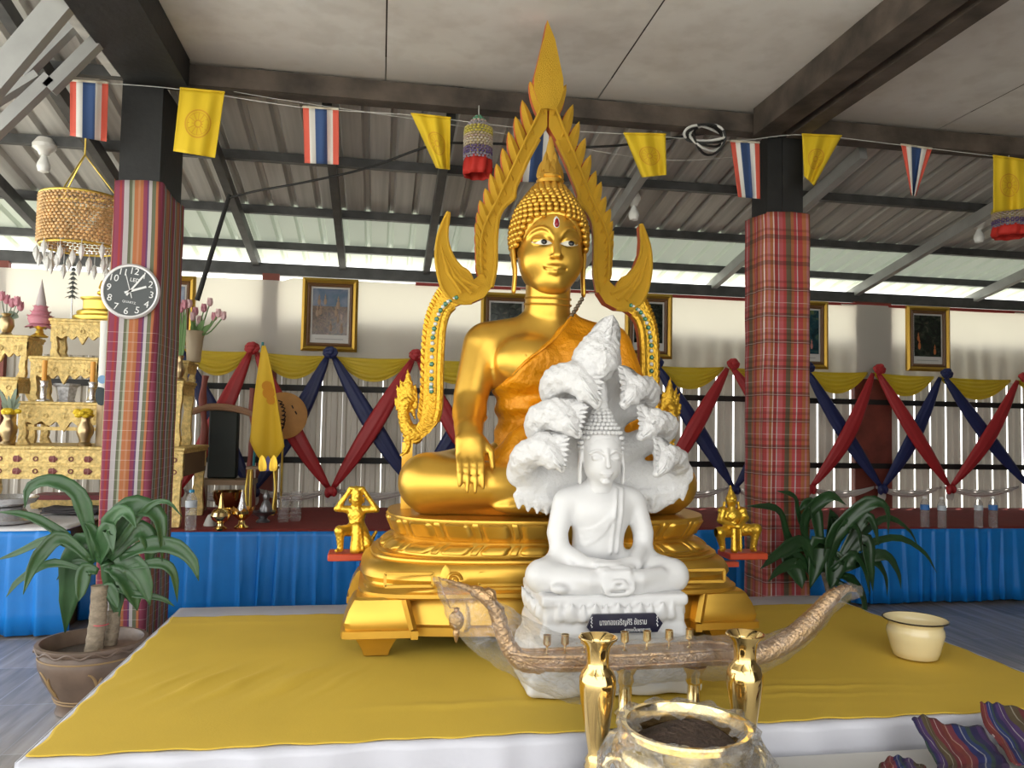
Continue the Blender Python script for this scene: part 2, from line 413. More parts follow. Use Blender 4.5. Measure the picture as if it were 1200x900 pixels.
# front cross beam, side beams
part_struct('trim_1',MB().beam((-1.5,4.79,3.40),(9,4.79,3.40),.09,.13).beam((-1.5,4.755,3.362),(9,4.755,3.362),.05,.05),rust)
part_struct('trim_2',MB().box((-1.31,.65,3.385),(.34,8.1,.17)),black)
part_struct('trim_3',MB().box((-1.535,.65,3.40),(.05,8.1,.13)),mat('off_white_trim',(.62,.60,.57),.7,var=.2,vscale=12))
part_struct('trim_4',MB().box((2.43,.65,3.39),(.16,8.1,.18)).box((2.545,.65,3.42),(.07,8.1,.12)).box((2.635,.65,3.39),(.11,8.1,.17)),rust)
# left roof braces
br=MB()
for a,c,w in(((-20,112),(92,-20),30),((28,88),(98,18),12),((58,105),(125,38),16),((-30,178),(60,92),16),((-20,128),(45,88),10)):
    p=PY(*a,4.25 if w<30 else 3.9); q=PY(*c,4.25 if w<30 else 3.9); s=4.3/920
    part_struct('roof_brace',MB().beam(p,q,.06,w*s*.8),greysteel)
# columns
part_struct('column',MB().box((-1.39,4.955,1.66),(.22,.49,3.32)),black)
part_struct('column',MB().box((2.585,4.83,1.66),(.25,.22,3.32)).box((2.585,4.72,2.95),(.05,.02,.7)),black)
# back wall
YB=7.42
beige=mat('beige_sheet',(.56,.52,.46),.55,var=.12,vscale=3,stretch=(10,10,.6))
def wallsheet():
    m,nt,b=nmat('translucent_sheet'); N=nt.nodes; L=nt.links
    b.inputs['Base Color'].default_value=(.46,.42,.37,1); b.inputs['Roughness'].default_value=.5
    tr=N.new('ShaderNodeBsdfTranslucent'); tr.inputs[0].default_value=(.62,.58,.5,1)
    mx=N.new('ShaderNodeMixShader'); mx.inputs[0].default_value=.035; L.new(b.outputs[0],mx.inputs[1]); L.new(tr.outputs[0],mx.inputs[2]); L.new(mx.outputs[0],N['Material Output'].inputs[0]); return m
ws=wallsheet(); b=MB(); x=-4.6; rr=random.Random(3); k=0
while x<9:
    w=.185; gap=.018 if x>2.5 else (.007 if (k%3==0) else .001)
    P=[(x,0),(x+.03,.0),(x+.045,.02),(x+.075,.02),(x+.085,0),(x+w-gap-.05,0),(x+w-gap-.04,.02),(x+w-gap-.012,.02),(x+w-gap,0)]
    b.grid([[(px,YB+.06+pz,z) for px,pz in P] for z in(.02,1.2,2.30)]); x+=w; k+=1
b.build('wall_back',ws,loc=(0,YB,0),angle=15,**K)
for z in(1.03,1.69): part_struct('wall_rail',MB().box((2.2,YB+.02,z),(13.6,.05,.055)),black)
for X in(-3.3,-1.02,5.05,8.3):
    part_struct('wall_post',MB().box((X,YB+.026,1.36),(.15 if X<5 else .42,.06,2.75)),mat('red_oxide',(.20,.045,.03),.6,var=.3,vscale=6))
part_struct('wall_beam',MB().box((2.2,YB+.05,2.78),(13.6,.06,.11)),steel)
part_struct('wall_beam',MB().box((3.9,YB+.0,2.70),(7.2,.03,.03)),mat('red_paint',(.30,.03,.025),.6))
def clothpanel():
    m,nt,b=nmat('thin_cream_cloth'); N=nt.nodes; L=nt.links
    b.inputs['Base Color'].default_value=(.66,.62,.57,1); b.inputs['Roughness'].default_value=.9
    tr=N.new('ShaderNodeBsdfTranslucent'); tr.inputs[0].default_value=(.75,.70,.58,1)
    mx=N.new('ShaderNodeMixShader'); mx.inputs[0].default_value=.32; L.new(b.outputs[0],mx.inputs[1]); L.new(tr.outputs[0],mx.inputs[2]); L.new(mx.outputs[0],N['Material Output'].inputs[0]); return m
G=[]
for i in range(12):
    z=1.93+.77*i/11; G.append([(x,YB-.01+.012*math.sin(x*7+i*.4)*math.sin(i*.5)+.01*math.sin(x*2.3),z-.03*(x<-.9 and i==11)) for x in np.linspace(-4.6,8.8,150)])
MB().grid(G).build('wall_cloth',clothpanel(),**K)
MB().box((7.6,3.2,1.8),(.08,8.4,3.6)).build('wall_right',mat('grey_wall',(.25,.22,.20),.8),**K)
MB().box((5.6,-1.0,1.8),(4.2,.08,3.6)).build('light_block_front',mat('grey_wall',(.25,.22,.20),.8),**K)  # unseen wall added behind the camera, blocks daylight to darken the right side
# ================================================================ stage
stagem=mat('stage_wood',(.2,.13,.08),.7)
part_struct('stage',MB().box((3.75,6.66,.29),(10.3,1.5,.58)),stagem)
part_struct('stage',MB().box((-3.05,6.45,.33),(2.1,1.9,.66)),stagem)
redm=mat('red_carpet',(.21,.022,.018),.9,bump=.4,bscale=160,var=.12,vscale=5)
b=MB(); b.grid([[(x,y,.60+.003*math.sin(x*5+y*3)) for x in np.linspace(-1.98,8.9,80)] for y in np.linspace(5.83,7.38,12)][::-1]); 
o=b.build('carpet',redm,label='red carpet covering the top of the long stage along the back wall',cat='carpet'); solidify(o,.012)
bluem=mat('blue_satin',(.006,.20,.62),.42,var=.1,vscale=4,bump=.15,bscale=18)
def pleats(name,x0,x1,y,z0,z1,period,label,dx=.0,seed=0,group=None):
    r=random.Random(seed); n=int((x1-x0)/period); G=[[],[],[],[],[],[]]; U=[]
    k=0; x=x0
    while x<x1:
        w=period*r.uniform(.75,1.25); d=r.uniform(.018,.036); ln=r.uniform(-.03,.05)
        for q,dd in((0,0),(.08,-d*.8),(.16,-d),(.3,-d*.45),(.6,-.25*d),(.85,-.1*d),(.97,.2*d)):
            for g,t in zip(G,(0,.06,.3,.55,.8,1)): g.append((x+w*q+ln*t*(1-abs(2*q-1))+.02*t*math.sin(x*11),y+dd*(.35+.9*t)+.01*t*math.sin(x*4.3),z1+(z0-z1)*t+(.006*math.sin(x*9) if t==1 else 0)))
        x+=w
    o=MB().grid(G[::-1]).build(name,bluem,label=label,cat='skirt cloth',angle=60); solidify(o,.004); return o
pleats('stage_skirt',-1.98,8.9,5.80,.02,.605,.145,'long blue pleated skirt hung on the front of the red carpeted stage',seed=1)
pleats('stage_skirt',-4.0,-1.97,5.44,.02,.665,.17,'short blue pleated skirt hung below the white cloth at the far left',seed=2)
wc=mat('white_cotton',(.72,.72,.73),.8,bump=.2,bscale=25)
o=MB().grid([[(x,y,.672+.004*math.sin(x*6)*math.sin(y*5)) for x in np.linspace(-4.05,-1.95,30)] for y in np.linspace(5.43,7.35,20)][::-1]).build('stage_cloth',wc,label='white cloth spread over the left end of the stage under the golden altar tables',cat='cloth'); solidify(o,.01)
# ================================================================ platform
part_struct('platform',MB().box((.855,3.51,.19),(3.66,1.86,.38)),stagem)
part_struct('step',MB().box((1.75,1.73,.15),(2.2,1.46,.28)),stagem)
satin=mat('white_satin',(.60,.60,.655),.42,bump=.25,bscale=9,bdist=.02)
X0,X1,Y0,Y1=-1.015,2.72,2.545,4.47
b=MB(); rr=random.Random(5)
ph=[rr.uniform(0,6) for _ in range(9)]
def fold(x): return .012*math.sin(x*7+ph[0])+.014*math.sin(x*15.3+ph[1])+.012*math.sin(x*27+ph[2])+.030*max(0,math.sin(x*5.1+ph[3]))**10+.024*max(0,math.sin(x*8.3+ph[4]))**14
xsn=np.linspace(X0,X1,320)
G=[[(x,Y1+.02,z) for x in xsn] for z in(.01,.37)]+[[(x,y,.385) for x in xsn] for y in(Y1,4.2,3.4,2.7,Y0+.03)]
for t in(0,.05,.15,.35,.6,.85,1): G.append([(x,Y0-.004-fold(x)*(.35+.55*t)-.02*t,.388-.006*(t>0)-.37*t) for x in xsn])
b.grid(G[::-1])
for X,sg in((X0,-1),(X1,1)):
    ys=np.linspace(Y0,Y1,120); g=[[(X+sg*(.006+.3*fold(y*1.7)*t+.01*t),y,.386-.376*t) for y in ys] for t in(0,.1,.4,.7,1)]
    b.grid(g if sg<0 else g[::-1])
o=b.build('satin_cover',satin,label='white satin cloth draped over the low platform with a gathered front drop',cat='cloth',angle=180); solidify(o,.003)
yel=mat('yellow_cloth',(.67,.455,.05),.8,bump=.07,bscale=140,var=.06,vscale=2.)
G=[]
for y in np.linspace(2.565,4.235,150):
    row=[]
    for x in np.linspace(-1.0,2.70,330):
        w=0
        g=math.exp(-((y-3.22-.06*math.sin(x*3))/.16)**2)*(1/(1+math.exp((x+.13)*16)))*(1/(1+math.exp(-(x+.75)*12)))
        s=(x*1.0+(y-3.2)*-.55); w+=.012*g*(max(0,math.sin(s*38+1.1*math.sin(s*9)))**1.5+.6*max(0,math.sin(s*21+2))**3)
        g2=math.exp(-((y-2.86)/.09)**2)*math.exp(-((x-1.62)/.33)**2); w+=.006*g2*max(0,math.sin(y*70+x*4))
        g3=math.exp(-((y-2.85)/.03)**2)*math.exp(-((x-.35)/.3)**2); w+=.006*g3
        w+=.0008*math.sin(x*3+1)*math.sin(y*4)+.002*math.exp(-((y-4.1)/.03)**2)
        row.append((x+.006*math.sin(y*31),y+.006*math.sin(x*17)+.004*math.sin(x*41),.3925+w))
    G.append(row)
o=MB().grid(G[::-1]).build('yellow_cloth',yel,label='yellow cloth laid over the white satin on the low platform under the statues',cat='cloth',angle=180); solidify(o,.003)
stepw=mat('cream_board',(.60,.585,.55),.5)
o=MB().box((1.75,1.735,.303),(2.24,1.50,.012),bev=.004).build('step_board',stepw,label='cream white board top of the low step in front of the platform',cat='board')
# ---------------------------------------------------------------- cloth wraps on the columns
def stripe_mat(name,stops,period,hlines,vper=.09,hcol=(.75,.7,.65),zsplit=None,bands=None):
    m,nt,b=nmat(name); N=nt.nodes; L=nt.links
    uv=N.new('ShaderNodeUVMap'); uv.uv_map='uv'; s=N.new('ShaderNodeSeparateXYZ'); L.new(uv.outputs[0],s.inputs[0])
    c=ramp(nt,math_node(nt,'FRACT',math_node(nt,'DIVIDE',s.outputs[0],period)),stops,'CONSTANT')
    if bands: c=mixc(nt,.62,c,ramp(nt,math_node(nt,'FRACT',math_node(nt,'DIVIDE',s.outputs[1],bands[0])),bands[1],'CONSTANT'),'MULTIPLY')
    if hlines:
        f=math_node(nt,'LESS_THAN',math_node(nt,'FRACT',math_node(nt,'DIVIDE',s.outputs[1],vper)),hlines)
        if zsplit: f=math_node(nt,'MULTIPLY',f,math_node(nt,'LESS_THAN',s.outputs[1],zsplit))
        c=mixc(nt,math_node(nt,'MULTIPLY',f,.3),c,hcol)
    L.new(c,b.inputs['Base Color']); b.inputs['Roughness'].default_value=.85; b.inputs['Sheen Weight'].default_value=.03
    n=N.new('ShaderNodeTexNoise'); n.inputs['Scale'].default_value=220; bp=N.new('ShaderNodeBump'); bp.inputs['Strength'].default_value=.2; bp.inputs['Distance'].default_value=.003; L.new(n.outputs[0],bp.inputs['Height']); L.new(bp.outputs[0],b.inputs['Normal'])
    return m
MG,WH,GR,OR,MR,DB,PK,RD,PU=(.24,.045,.085),(.45,.41,.42),(.12,.125,.075),(.38,.13,.05),(.17,.025,.035),(.07,.045,.04),(.46,.17,.18),(.34,.045,.045),(.13,.045,.13)
lst=[(0,MG),(.10,RD),(.15,MG),(.2,WH),(.31,GR),(.38,(.3,.3,.22)),(.43,OR),(.52,(.42,.19,.10)),(.57,OR),(.64,MG),(.72,PU),(.76,WH),(.83,GR),(.92,OR),(.97,MR)]
rst=[(0,PK),(.06,OR),(.14,(.70,.55,.5)),(.17,RD),(.27,WH),(.295,(.42,.09,.10)),(.40,RD),(.47,(.12,.085,.05)),(.60,OR),(.68,(.42,.06,.07)),(.76,WH),(.785,RD),(.9,OR)]
def wrap(name,cx,cy,w,d,z0,z1,m,label,amp,seed):
    r=random.Random(seed); per=[]; N_=26
    c=[(cx-w/2,cy-d/2),(cx+w/2,cy-d/2),(cx+w/2,cy+d/2),(cx-w/2,cy+d/2)]
    u=0
    for i in range(4):
        a,bb=c[i],c[(i+1)%4]; l=math.dist(a,bb); nx,ny=(bb[1]-a[1])/l,-(bb[0]-a[0])/l
        for k in range(N_): per.append((a[0]+(bb[0]-a[0])*k/N_,a[1]+(bb[1]-a[1])*k/N_,nx,ny,u+l*k/N_))
        u+=l
    per.append(per[0][:4]+(u,))
    G=[];U=[]
    for z in np.linspace(z0,z1,60):
        row=[];ur=[]
        for j,(x,y,nx,ny,uu) in enumerate(per):
            jj=j%(len(per)-1)
            o=.006+amp*(1+math.sin(uu*55+1.2*math.sin(z*1.5)))*(.4+.6*abs(math.sin(z*.9+.5)))+.25*amp*math.sin(z*17+uu*3)
            if j==len(per)-1: o=.006+amp*(1+math.sin(0+1.2*math.sin(z*1.5)))*(.4+.6*abs(math.sin(z*.9+.5)))+.25*amp*math.sin(z*17)
            row.append((x+nx*o,y+ny*o,z+(.012*math.sin(uu*9) if z>z1-.03 else 0))); ur.append((uu+.01*math.sin(z*2.1),z))
        G.append(row);U.append(ur)
    o=MB().grid(G,uv=U).build(name,m,label=label,cat='cloth',angle=180); solidify(o,.003); return o
wrap('column_cloth',-1.39,4.955,.245,.515,.02,2.73,stripe_mat('striped_silk',lst,.235,.05,.055,zsplit=1.9),'striped cotton cloth in magenta, white and green wrapped around the column with the clock',.004,1)
wrap('column_cloth',2.585,4.83,.30,.27,.02,2.80,stripe_mat('plaid_silk',rst,.27,.05,.085,zsplit=2.3,bands=(.17,[(0,(1,1,1)),(.3,(.9,.75,.6)),(.45,(.25,.24,.20)),(.62,(1,.8,.7)),(.76,(.55,.40,.35)),(.86,(1,1,1))])),'red and orange plaid cloth wrapped around the column without a clock',.006,2)
# ================================================================ golden seated statue on its pedestal
def gold_mat(name,col,rough,bump=.0,bs=60,metal=.8,bd=.004):
    return mat(name,col,rough,metal,bump=bump,bscale=bs,var=.08,vscale=5,bdist=bd)
gold=gold_mat('gold_paint',(.72,.42,.065),.33); goldr=gold_mat('carved_gold',(.72,.42,.04),.38,bump=.9,bs=75,bd=.008); goldg=gold_mat('glitter_gold',(.74,.45,.045),.42,bump=1.,bs=260,bd=.008)
goldl=gold_mat('pale_gold',(.80,.58,.12),.3); redo=mat('vermilion_edge',(.55,.10,.02),.5)
SX,SY=.80,3.83; PX=.81
bud=thing('buddha_statue','large golden seated Buddha statue with pointed flame arch on a tiered lotus pedestal','statue',(SX,SY,.40))
def sq(a,e): return math.copysign(abs(a)**e,a)
def ring(a,b,e,z,bow=0.,n=200):
    P=[]
    for i in range(n):
        t=2*PI*(i+.5)/n-PI/2; x=sq(math.cos(t),2/e); y=sq(math.sin(t),2/e)
        P.append((PX+a*x,SY+b*y-(bow*max(0,1-x*x*1.3) if y<0 else 0),z))
    return P
def loft(prof,n=200,cap=True):          # rows of half width, half depth, squareness, height, bow of the front
    b=MB(); R=[ring(p[0],p[1],p[2],p[3],p[4] if len(p)>4 else 0,n) for p in prof]; b.grid(R,wrap=True)
    if cap: b.add(R[-1],[tuple(range(n))])
    return b
low=[(.80,.36,7,.472,.05),(.815,.37,7,.476,.05),(.815,.37,7,.512,.05),(.80,.36,7,.522,.05),(.775,.35,7,.60,.05),(.755,.335,7,.637,.05),(.875,.435,6,.640,.0),(.885,.442,6,.648,.0),(.885,.442,6,.664,.0),(.865,.43,6,.672,.0),
     (.872,.435,5,.680,.0),(.862,.43,4.6,.690,.0),(.868,.437,4.2,.70,.0),(.882,.45,4,.72,.0),(.880,.45,3.8,.74,.0),(.868,.445,3.6,.765,.0),(.84,.435,3.4,.785,.0),(.83,.43,3.4,.788,.0),(.837,.436,3.3,.793,.0),(.834,.434,3.3,.802,.0),(.815,.425,3.2,.806,.0),(.81,.423,3.2,.81,.0),(.815,.428,3.2,.816,.0),(.80,.42,3.1,.822,.0)]
loft(low).build('pedestal',gold,bud,angle=35)
for s in(-1,1):
    for t in(-1,1):
        cx=SX+s*.755; b=MB(); rows=[]
        for (xo,xi,yo,z) in((.925,.63,.43,.482),(.94,.625,.445,.488),(.94,.625,.445,.518),(.928,.63,.433,.524),(.932,.635,.437,.55),(.915,.65,.425,.60),(.893,.665,.412,.640),(.88,.67,.40,.650)):
            x0,x1=SX+s*xi,SX+s*xo; y0,y1=SY+t*.22,SY+t*yo
            pts=[(x0,y0),(x0,y1),(x1-s*.035,y1),(x1-s*.008,y1-t*.01),(x1,y1-t*.04),(x1,y0)]
            rows.append([(px,py,z) for px,py in pts])
        b.grid(rows,wrap=True); b.add(rows[0],[tuple(range(6))]); b.add(rows[-1],[tuple(range(6))])
        b.beam((SX+s*.632,SY+t*.448,.485),(SX+s*.632,SY+t*.448,.52),.03,.03); b.beam((SX+s*.638,SY+t*.444,.522),(SX+s*.672,SY+t*.417,.642),.026,.024)
        F=[]
        for (o,z) in((.046,.3985),(.052,.403),(.058,.425),(.075,.46),(.09,.484)):
            c_=SX+s*.79; d_=SY+t*.34; F.append([(c_-o,d_-o*.8,z),(c_+o,d_-o*.8,z),(c_+o,d_+o*.8,z),(c_-o,d_+o*.8,z)])
        b.grid(F,wrap=True); b.add(F[0],[(3,2,1,0)])
        b.build('leg',gold,bud,angle=25)
b=MB(); fy=SY-.44
def frame_panel(x0,x1,z0,z1,y,w=.012):
    for p,q in(((x0,z0),(x1,z0)),((x1,z0),(x1,z1)),((x1,z1),(x0,z1)),((x0,z1),(x0,z0))): b.beam((p[0],y,p[1]),(q[0],y,q[1]),w,w)
for x0,x1 in((-.76,-.56),(-.36,.36),(.56,.76)): frame_panel(SX+x0,SX+x1,.703,.755,fy+.004)
for q in(-.47,.47): b.tube([(SX+q+.034*math.cos(a)*(1-a/11),fy-.004,.727+.034*math.sin(a)*(1-a/11)) for a in np.linspace(0,9,30)],.008,6); b.leaf((SX+q-.03,fy,.70),(SX+q-.035,fy+.005,.79),.05,.03,(0,-1,0))
for q in(-.13,.13): b.leaf((SX+q,fy+.06,.765),(SX+q,fy+.01,.80),.06,.03,(0,-1,0))
for q in(-.42,.0,.42): b.leaf((SX+q,SY-.41,.50),(SX+q+.01,SY-.39,.62),.05,.03,(0,-1,0))
b.build('relief',gold,bud,angle=60)
# lotus seat: two rows of petals round a waisted body
LB=[(.785,.44,3.1,.814),(.79,.446,3.,.822),(.765,.44,3.,.845),(.728,.428,2.9,.870),(.722,.425,2.9,.876),(.726,.43,2.9,.882),(.735,.445,2.9,.91),(.755,.468,3,.955),(.762,.474,3,.970),(.760,.472,3,.978),(.745,.455,3,.980),(.60,.36,3,.982)]
b=loft(LB)
def lotus(z0,z1,b):
    def at(u,z):
        for i in range(len(LB)-1):
            if LB[i][3]<=z<=LB[i+1][3]:
                f=(z-LB[i][3])/(LB[i+1][3]-LB[i][3]); a_,b_,e_=[LB[i][k]+(LB[i+1][k]-LB[i][k])*f for k in range(3)]; break
        t=u; x=sq(math.cos(t),2/e_); y=sq(math.sin(t),2/e_); return np.array((PX+a_*x,SY+b_*y,z)),np.array((math.cos(t)*.6+x*.4,math.sin(t)*.6+y*.4,0))
    us=np.linspace(0,2*PI,1200); P=np.array([at(u,(z0+z1)/2)[0] for u in us]); L=np.concatenate([[0],np.cumsum(np.linalg.norm(np.diff(P,axis=0),axis=1))])
    n=48; 
    for k in range(n):
        big=k%2==0; w=(.122 if big else .034); c=(k+.5)/n*L[-1]; G=[]
        for q in np.linspace(0,1,9):
            row=[]
            for h in np.linspace(-1,1,11):
                hw=w*.5*(1-.25*abs(2*q-1)**4)
                s_=(c+h*hw)%L[-1]; u=np.interp(s_,L,us); p,nn=at(u,z0+(z1-z0)*q); e=(1-abs(h)**8)*(1-abs(2*q-1)**10)
                row.append(p+nn*((.017 if big else .008)*e))
            G.append(row)
        b.grid(G)
    return b
lotus(.885,.965,b); lotus(.826,.868,b)
b.build('lotus_seat',gold,bud,angle=50)
# ---------------------------------------------------------------- body
c=SX
def bodyclay(C,robe=False):
    i=.012 if robe else 0
    C.ell((c,3.76,1.66),(.285+i,.165+i,.23+i),k=.06); C.ell((c,3.80,1.42),(.225+i,.16+i,.26+i),k=.08); C.ell((c,3.80,1.20),(.30+i,.20+i,.16+i),k=.08)
    C.path([(c-.29,3.79,1.80),(c,3.80,1.85),(c+.30,3.79,1.80)],[.095+i,.10+i,.095+i],k=.06)
    return C
C=Clay((-.02,3.28,.94),(1.62,4.14,2.12),.0085)
bodyclay(C)
C.ell((c-.14,3.63,1.70),(.13,.06,.10),k=.08); C.ell((c+.14,3.63,1.70),(.13,.06,.10),k=.08)           # chest
C.path([(c,3.80,1.86),(c,3.765,1.95),(c,3.755,2.08)],[.15,.112,.11],k=.05)                               # neck
C.path([(c-.315,3.79,1.775),(c-.375,3.73,1.52),(c-.385,3.68,1.44)],[.097,.083,.073],k=.03)               # arm, reaching down over the shin
C.path([(c-.385,3.68,1.45),(c-.40,3.57,1.385),(c-.405,3.49,1.345)],[.075,.068,.06],k=.03)
C.path([(c+.325,3.79,1.775),(c+.40,3.74,1.50),(c+.40,3.68,1.40)],[.10,.088,.08],k=.03)
C.path([(c+.40,3.68,1.40),(c+.25,3.53,1.30),(c+.08,3.46,1.27)],[.08,.062,.05],k=.03)                     # left forearm in the lap
for s in(-1,1):
    C.path([(c+s*.15,3.84,1.14),(c+s*.42,3.72,1.14),(c+s*.575,3.62,1.125)],[.15,.14,.127],k=.05)         # thighs
C.path([(c-.575,3.60,1.125),(c-.30,3.49,1.13),(c+.10,3.46,1.14),(c+.33,3.50,1.14)],[.127,.10,.075,.05],k=.04)
C.path([(c+.575,3.60,1.12),(c+.30,3.47,1.08),(c-.10,3.45,1.055),(c-.22,3.45,1.045)],[.125,.095,.06,.045],k=.03)
C.path([(c-.56,3.62,1.03),(c,3.52,1.02),(c+.56,3.62,1.03)],[.055,.06,.055],k=.05)
C.ell((c-.235,3.435,1.035),(.07,.035,.026),k=.02)
C.plane((0,0,.980),(0,0,-1))
# right hand: back of the palm and four hanging fingers, thumb inside
hx=c-.408
C.path([(hx,3.50,1.36),(hx,3.455,1.325)],[.055,.052],k=.02); C.box((hx,3.425,1.290),(.066,.027,.062),.025,k=.025,M=(-.28,0,0))
for k,(dx,l) in enumerate(((-.050,.108),(-.017,.132),(.017,.136),(.049,.118))):
    x=hx+dx; C.path([(x,3.415,1.265),(x,3.376,1.225),(x,3.356,1.240-l*.6),(x+.001,3.354,1.240-l)],[.015,.0140,.0135,.0115],k=.003)
C.path([(hx+.058,3.45,1.32),(hx+.092,3.415,1.275),(hx+.098,3.392,1.205)],[.022,.018,.012],k=.012)
C.build('body',gold,bud,smooth=2)
MB().tube([(c-.385+.077*math.cos(a)*1.0,3.655+.075*math.sin(a),1.43+.03*math.sin(a)) for a in np.linspace(0,2*PI,30)][:-1],.006,6,closed=True).build('sleeve_hem',gold,bud)
# neck folds
b=MB()
for z,r in((1.985,.113),(2.015,.1115)): b.tube([(c+r*math.cos(a),3.757+r*math.sin(a),z-.012*math.sin(a)*-1) for a in np.linspace(0,2*PI,40)][:-1],.006,6,closed=True)
b.build('neck_crease',gold,bud)
# ---------------------------------------------------------------- robe of orange cloth over the left shoulder
orange=mat('orange_robe',(.80,.31,.004),.42,.25,bump=.7,bscale=26,var=.10,vscale=8,bdist=.02,bdetail=6.)
C=Clay((.36,3.30,.95),(1.42,4.16,2.02),.0085)
bodyclay(C,True)
C.ell((c+.14,3.63,1.70),(.14,.072,.11),k=.08); C.ell((c-.14,3.63,1.70),(.14,.072,.11),k=.08)
C.path([(c,3.80,1.84),(c,3.785,1.93)],[.16,.132],k=.05)
C.path([(c+.325,3.79,1.775),(c+.41,3.74,1.50),(c+.41,3.68,1.40)],[.12,.115,.11],k=.04)
C.path([(c+.41,3.70,1.40),(c+.27,3.57,1.32),(c+.12,3.54,1.30)],[.11,.09,.075],k=.04)
# cloth fanning out over the lap
C.ell((c-.03,3.56,1.24),(.27,.13,.13),k=.05); C.path([(c-.05,3.60,1.45),(c-.20,3.50,1.27),(c-.27,3.47,1.19)],[.05,.045,.03],k=.05); C.path([(c+.0,3.60,1.40),(c+.08,3.46,1.26),(c+.12,3.42,1.17)],[.05,.05,.035],k=.05); C.ell((c+.25,3.60,1.26),(.22,.14,.10),k=.05)
e=np.array((-.98,0,-1.07)); e/=np.linalg.norm(e); nrm=np.array((-e[2],0,e[0]))
nrm=np.array((-.71,0,.70))
P0=PY(639,403,3.58)
C.plane(P0,nrm,k=.006)
tl=PY(555,540,3.45); C.plane(tl,(-.80,0,.60) if 0 else (-.85,.0,.53),k=.006) if 0 else None
C.plane((c-.30,3.5,1.3),(-1,0,0),k=.01); C.plane((0,0,1.16),(0,0,-1),k=.01)
a1=np.array((.86,0,.52))
def wr(x,y,z):
    s=(z-1.4)*1.0+(x-c)*-.42
    return .010*np.sin(s*58+6*np.sin((x-c)*4))*np.clip((1.72-z)*4,0,1)*np.clip((z-1.28)*9,0,1)+.004*np.sin((x-c)*40+z*22)*np.clip((z-1.6)*5,0,1)+.008*np.sin((x-c)*34+z*26+2)*np.clip((1.42-z)*6,0,1)
C.field(wr)
C.build('robe',orange,bud,smooth=2)
b=MB(); 
pts=[PY(*q,d) for q,d in(((676,362),3.66),((664,378),3.60),((650,396),3.575),((634,410),3.57),((619,421),3.575),((603,436),3.60),((588,452),3.67))]
b.tube([p+np.array((0,-.012,0)) for p in spline(pts,30)],.007,6); b.build('robe_hem',orange,bud)
b=MB()
for q in np.linspace(0,1,7): p=PY(680-14*q,352+22*q,3.64); b.ball(p+np.array((0,-.03,0)),.011)
b.build('bead_string',mat('dark_beads',(.12,.09,.06),.3,.3),bud)
MB().ball(PY(616,417,3.575)+np.array((0,-.0,0)),.009).build('nipple',gold,bud)
# ---------------------------------------------------------------- head
HY=3.75; hz=lambda z:z
C=Clay((c-.23,HY-.24,1.99),(c+.23,HY+.2,2.56),.0052)
C.ell((c,HY,2.31),(.158,.165,.19),k=.02); C.ell((c,HY-.015,2.19),(.150,.150,.165),k=.05); C.ell((c,HY-.085,2.075),(.072,.062,.052),k=.06)
C.ell((c-.085,HY-.085,2.18),(.055,.05,.06),k=.05); C.ell((c+.085,HY-.085,2.18),(.055,.05,.06),k=.05)
C.path([(c,HY-.155,2.285),(c,HY-.176,2.24),(c,HY-.196,2.192)],[.014,.015,.021],k=.014)               # nose
for s in(-1,1):
    C.ell((c+s*.018,HY-.178,2.188),(.015,.015,.011),k=.008)
    C.ell((c+s*.068,HY-.158,2.262),(.05,.02,.018),k=.015,op='cut')                                     # eye hollows
    C.ell((c+s*.066,HY-.132,2.268),(.046,.028,.024),k=.006)                                            # lids
    C.path(spline([(c+s*.016,HY-.160,2.278),(c+s*.035,HY-.162,2.312),(c+s*.068,HY-.153,2.328),(c+s*.105,HY-.128,2.318),(c+s*.13,HY-.098,2.290)],10),[.008,.009,.009,.009,.009,.009,.009,.008,.007,.006],k=.008)
    C.path([(c,HY-.160,2.139),(c+s*.020,HY-.159,2.142),(c+s*.042,HY-.146,2.143),(c+s*.064,HY-.124,2.152)],[.010,.0105,.009,.005],k=.010)
    C.path([(c,HY-.158,2.118),(c+s*.026,HY-.150,2.121),(c+s*.050,HY-.130,2.134)],[.013,.012,.006],k=.010)
    # long ears
    C.path(spline([(c+s*.160,HY-.0,2.30),(c+s*.178,HY+.012,2.27),(c+s*.176,HY-.0,2.20),(c+s*.170,HY-.012,2.13),(c+s*.175,HY-.012,2.045)],14),np.linspace(.026,.020,14),k=.012,flat=(.55,1.2,1))
C.ell((c,HY-.165,2.126),(.034,.02,.006),k=.006,op='cut') if 0 else None
C.path([(c-.066,HY-.128,2.146),(c-.04,HY-.158,2.131),(c-.015,HY-.172,2.130),(c+.015,HY-.172,2.130),(c+.04,HY-.158,2.131),(c+.066,HY-.128,2.146)],.0040,k=.004,op='cut')
C.build('head',gold,bud,smooth=1)
ivory=mat('ivory_paint',(.75,.72,.60),.3); jet=mat('black_pupil',(.006,.006,.006),.15); ruby=mat('red_jewel',(.25,.008,.02),.1); white=mat('white_paint',(.75,.74,.70),.4)
for s in(-1,1):
    xs_=np.linspace(-1,1,15); G=[]
    for v in(-1,-.5,0,.5,1):
        G.append([(c+s*.066+.050*u,HY-.170+.004*abs(v)+.030*((u*s+.25)**2 if u*s>-.25 else 0)*.8+.004,2.257+.004*(u*s)+v*.0135*(1-u*u)) for u in xs_])
    MB().grid(G if s>0 else G).build('eye',ivory,bud)
    ey=bud.children[-1]
    MB().ball((c+s*.066+.006,HY-.168,2.257),(.0145,.006,.0125)).build('pupil',jet,ey)
b=MB(); b.ball((c+.0,HY-.158,2.345),(.017,.012,.022)); b.leaf((c,HY-.160,2.352),(c,HY-.157,2.385),.026,.015,(0,-1,0)); b.build('forehead_mark',white,bud)
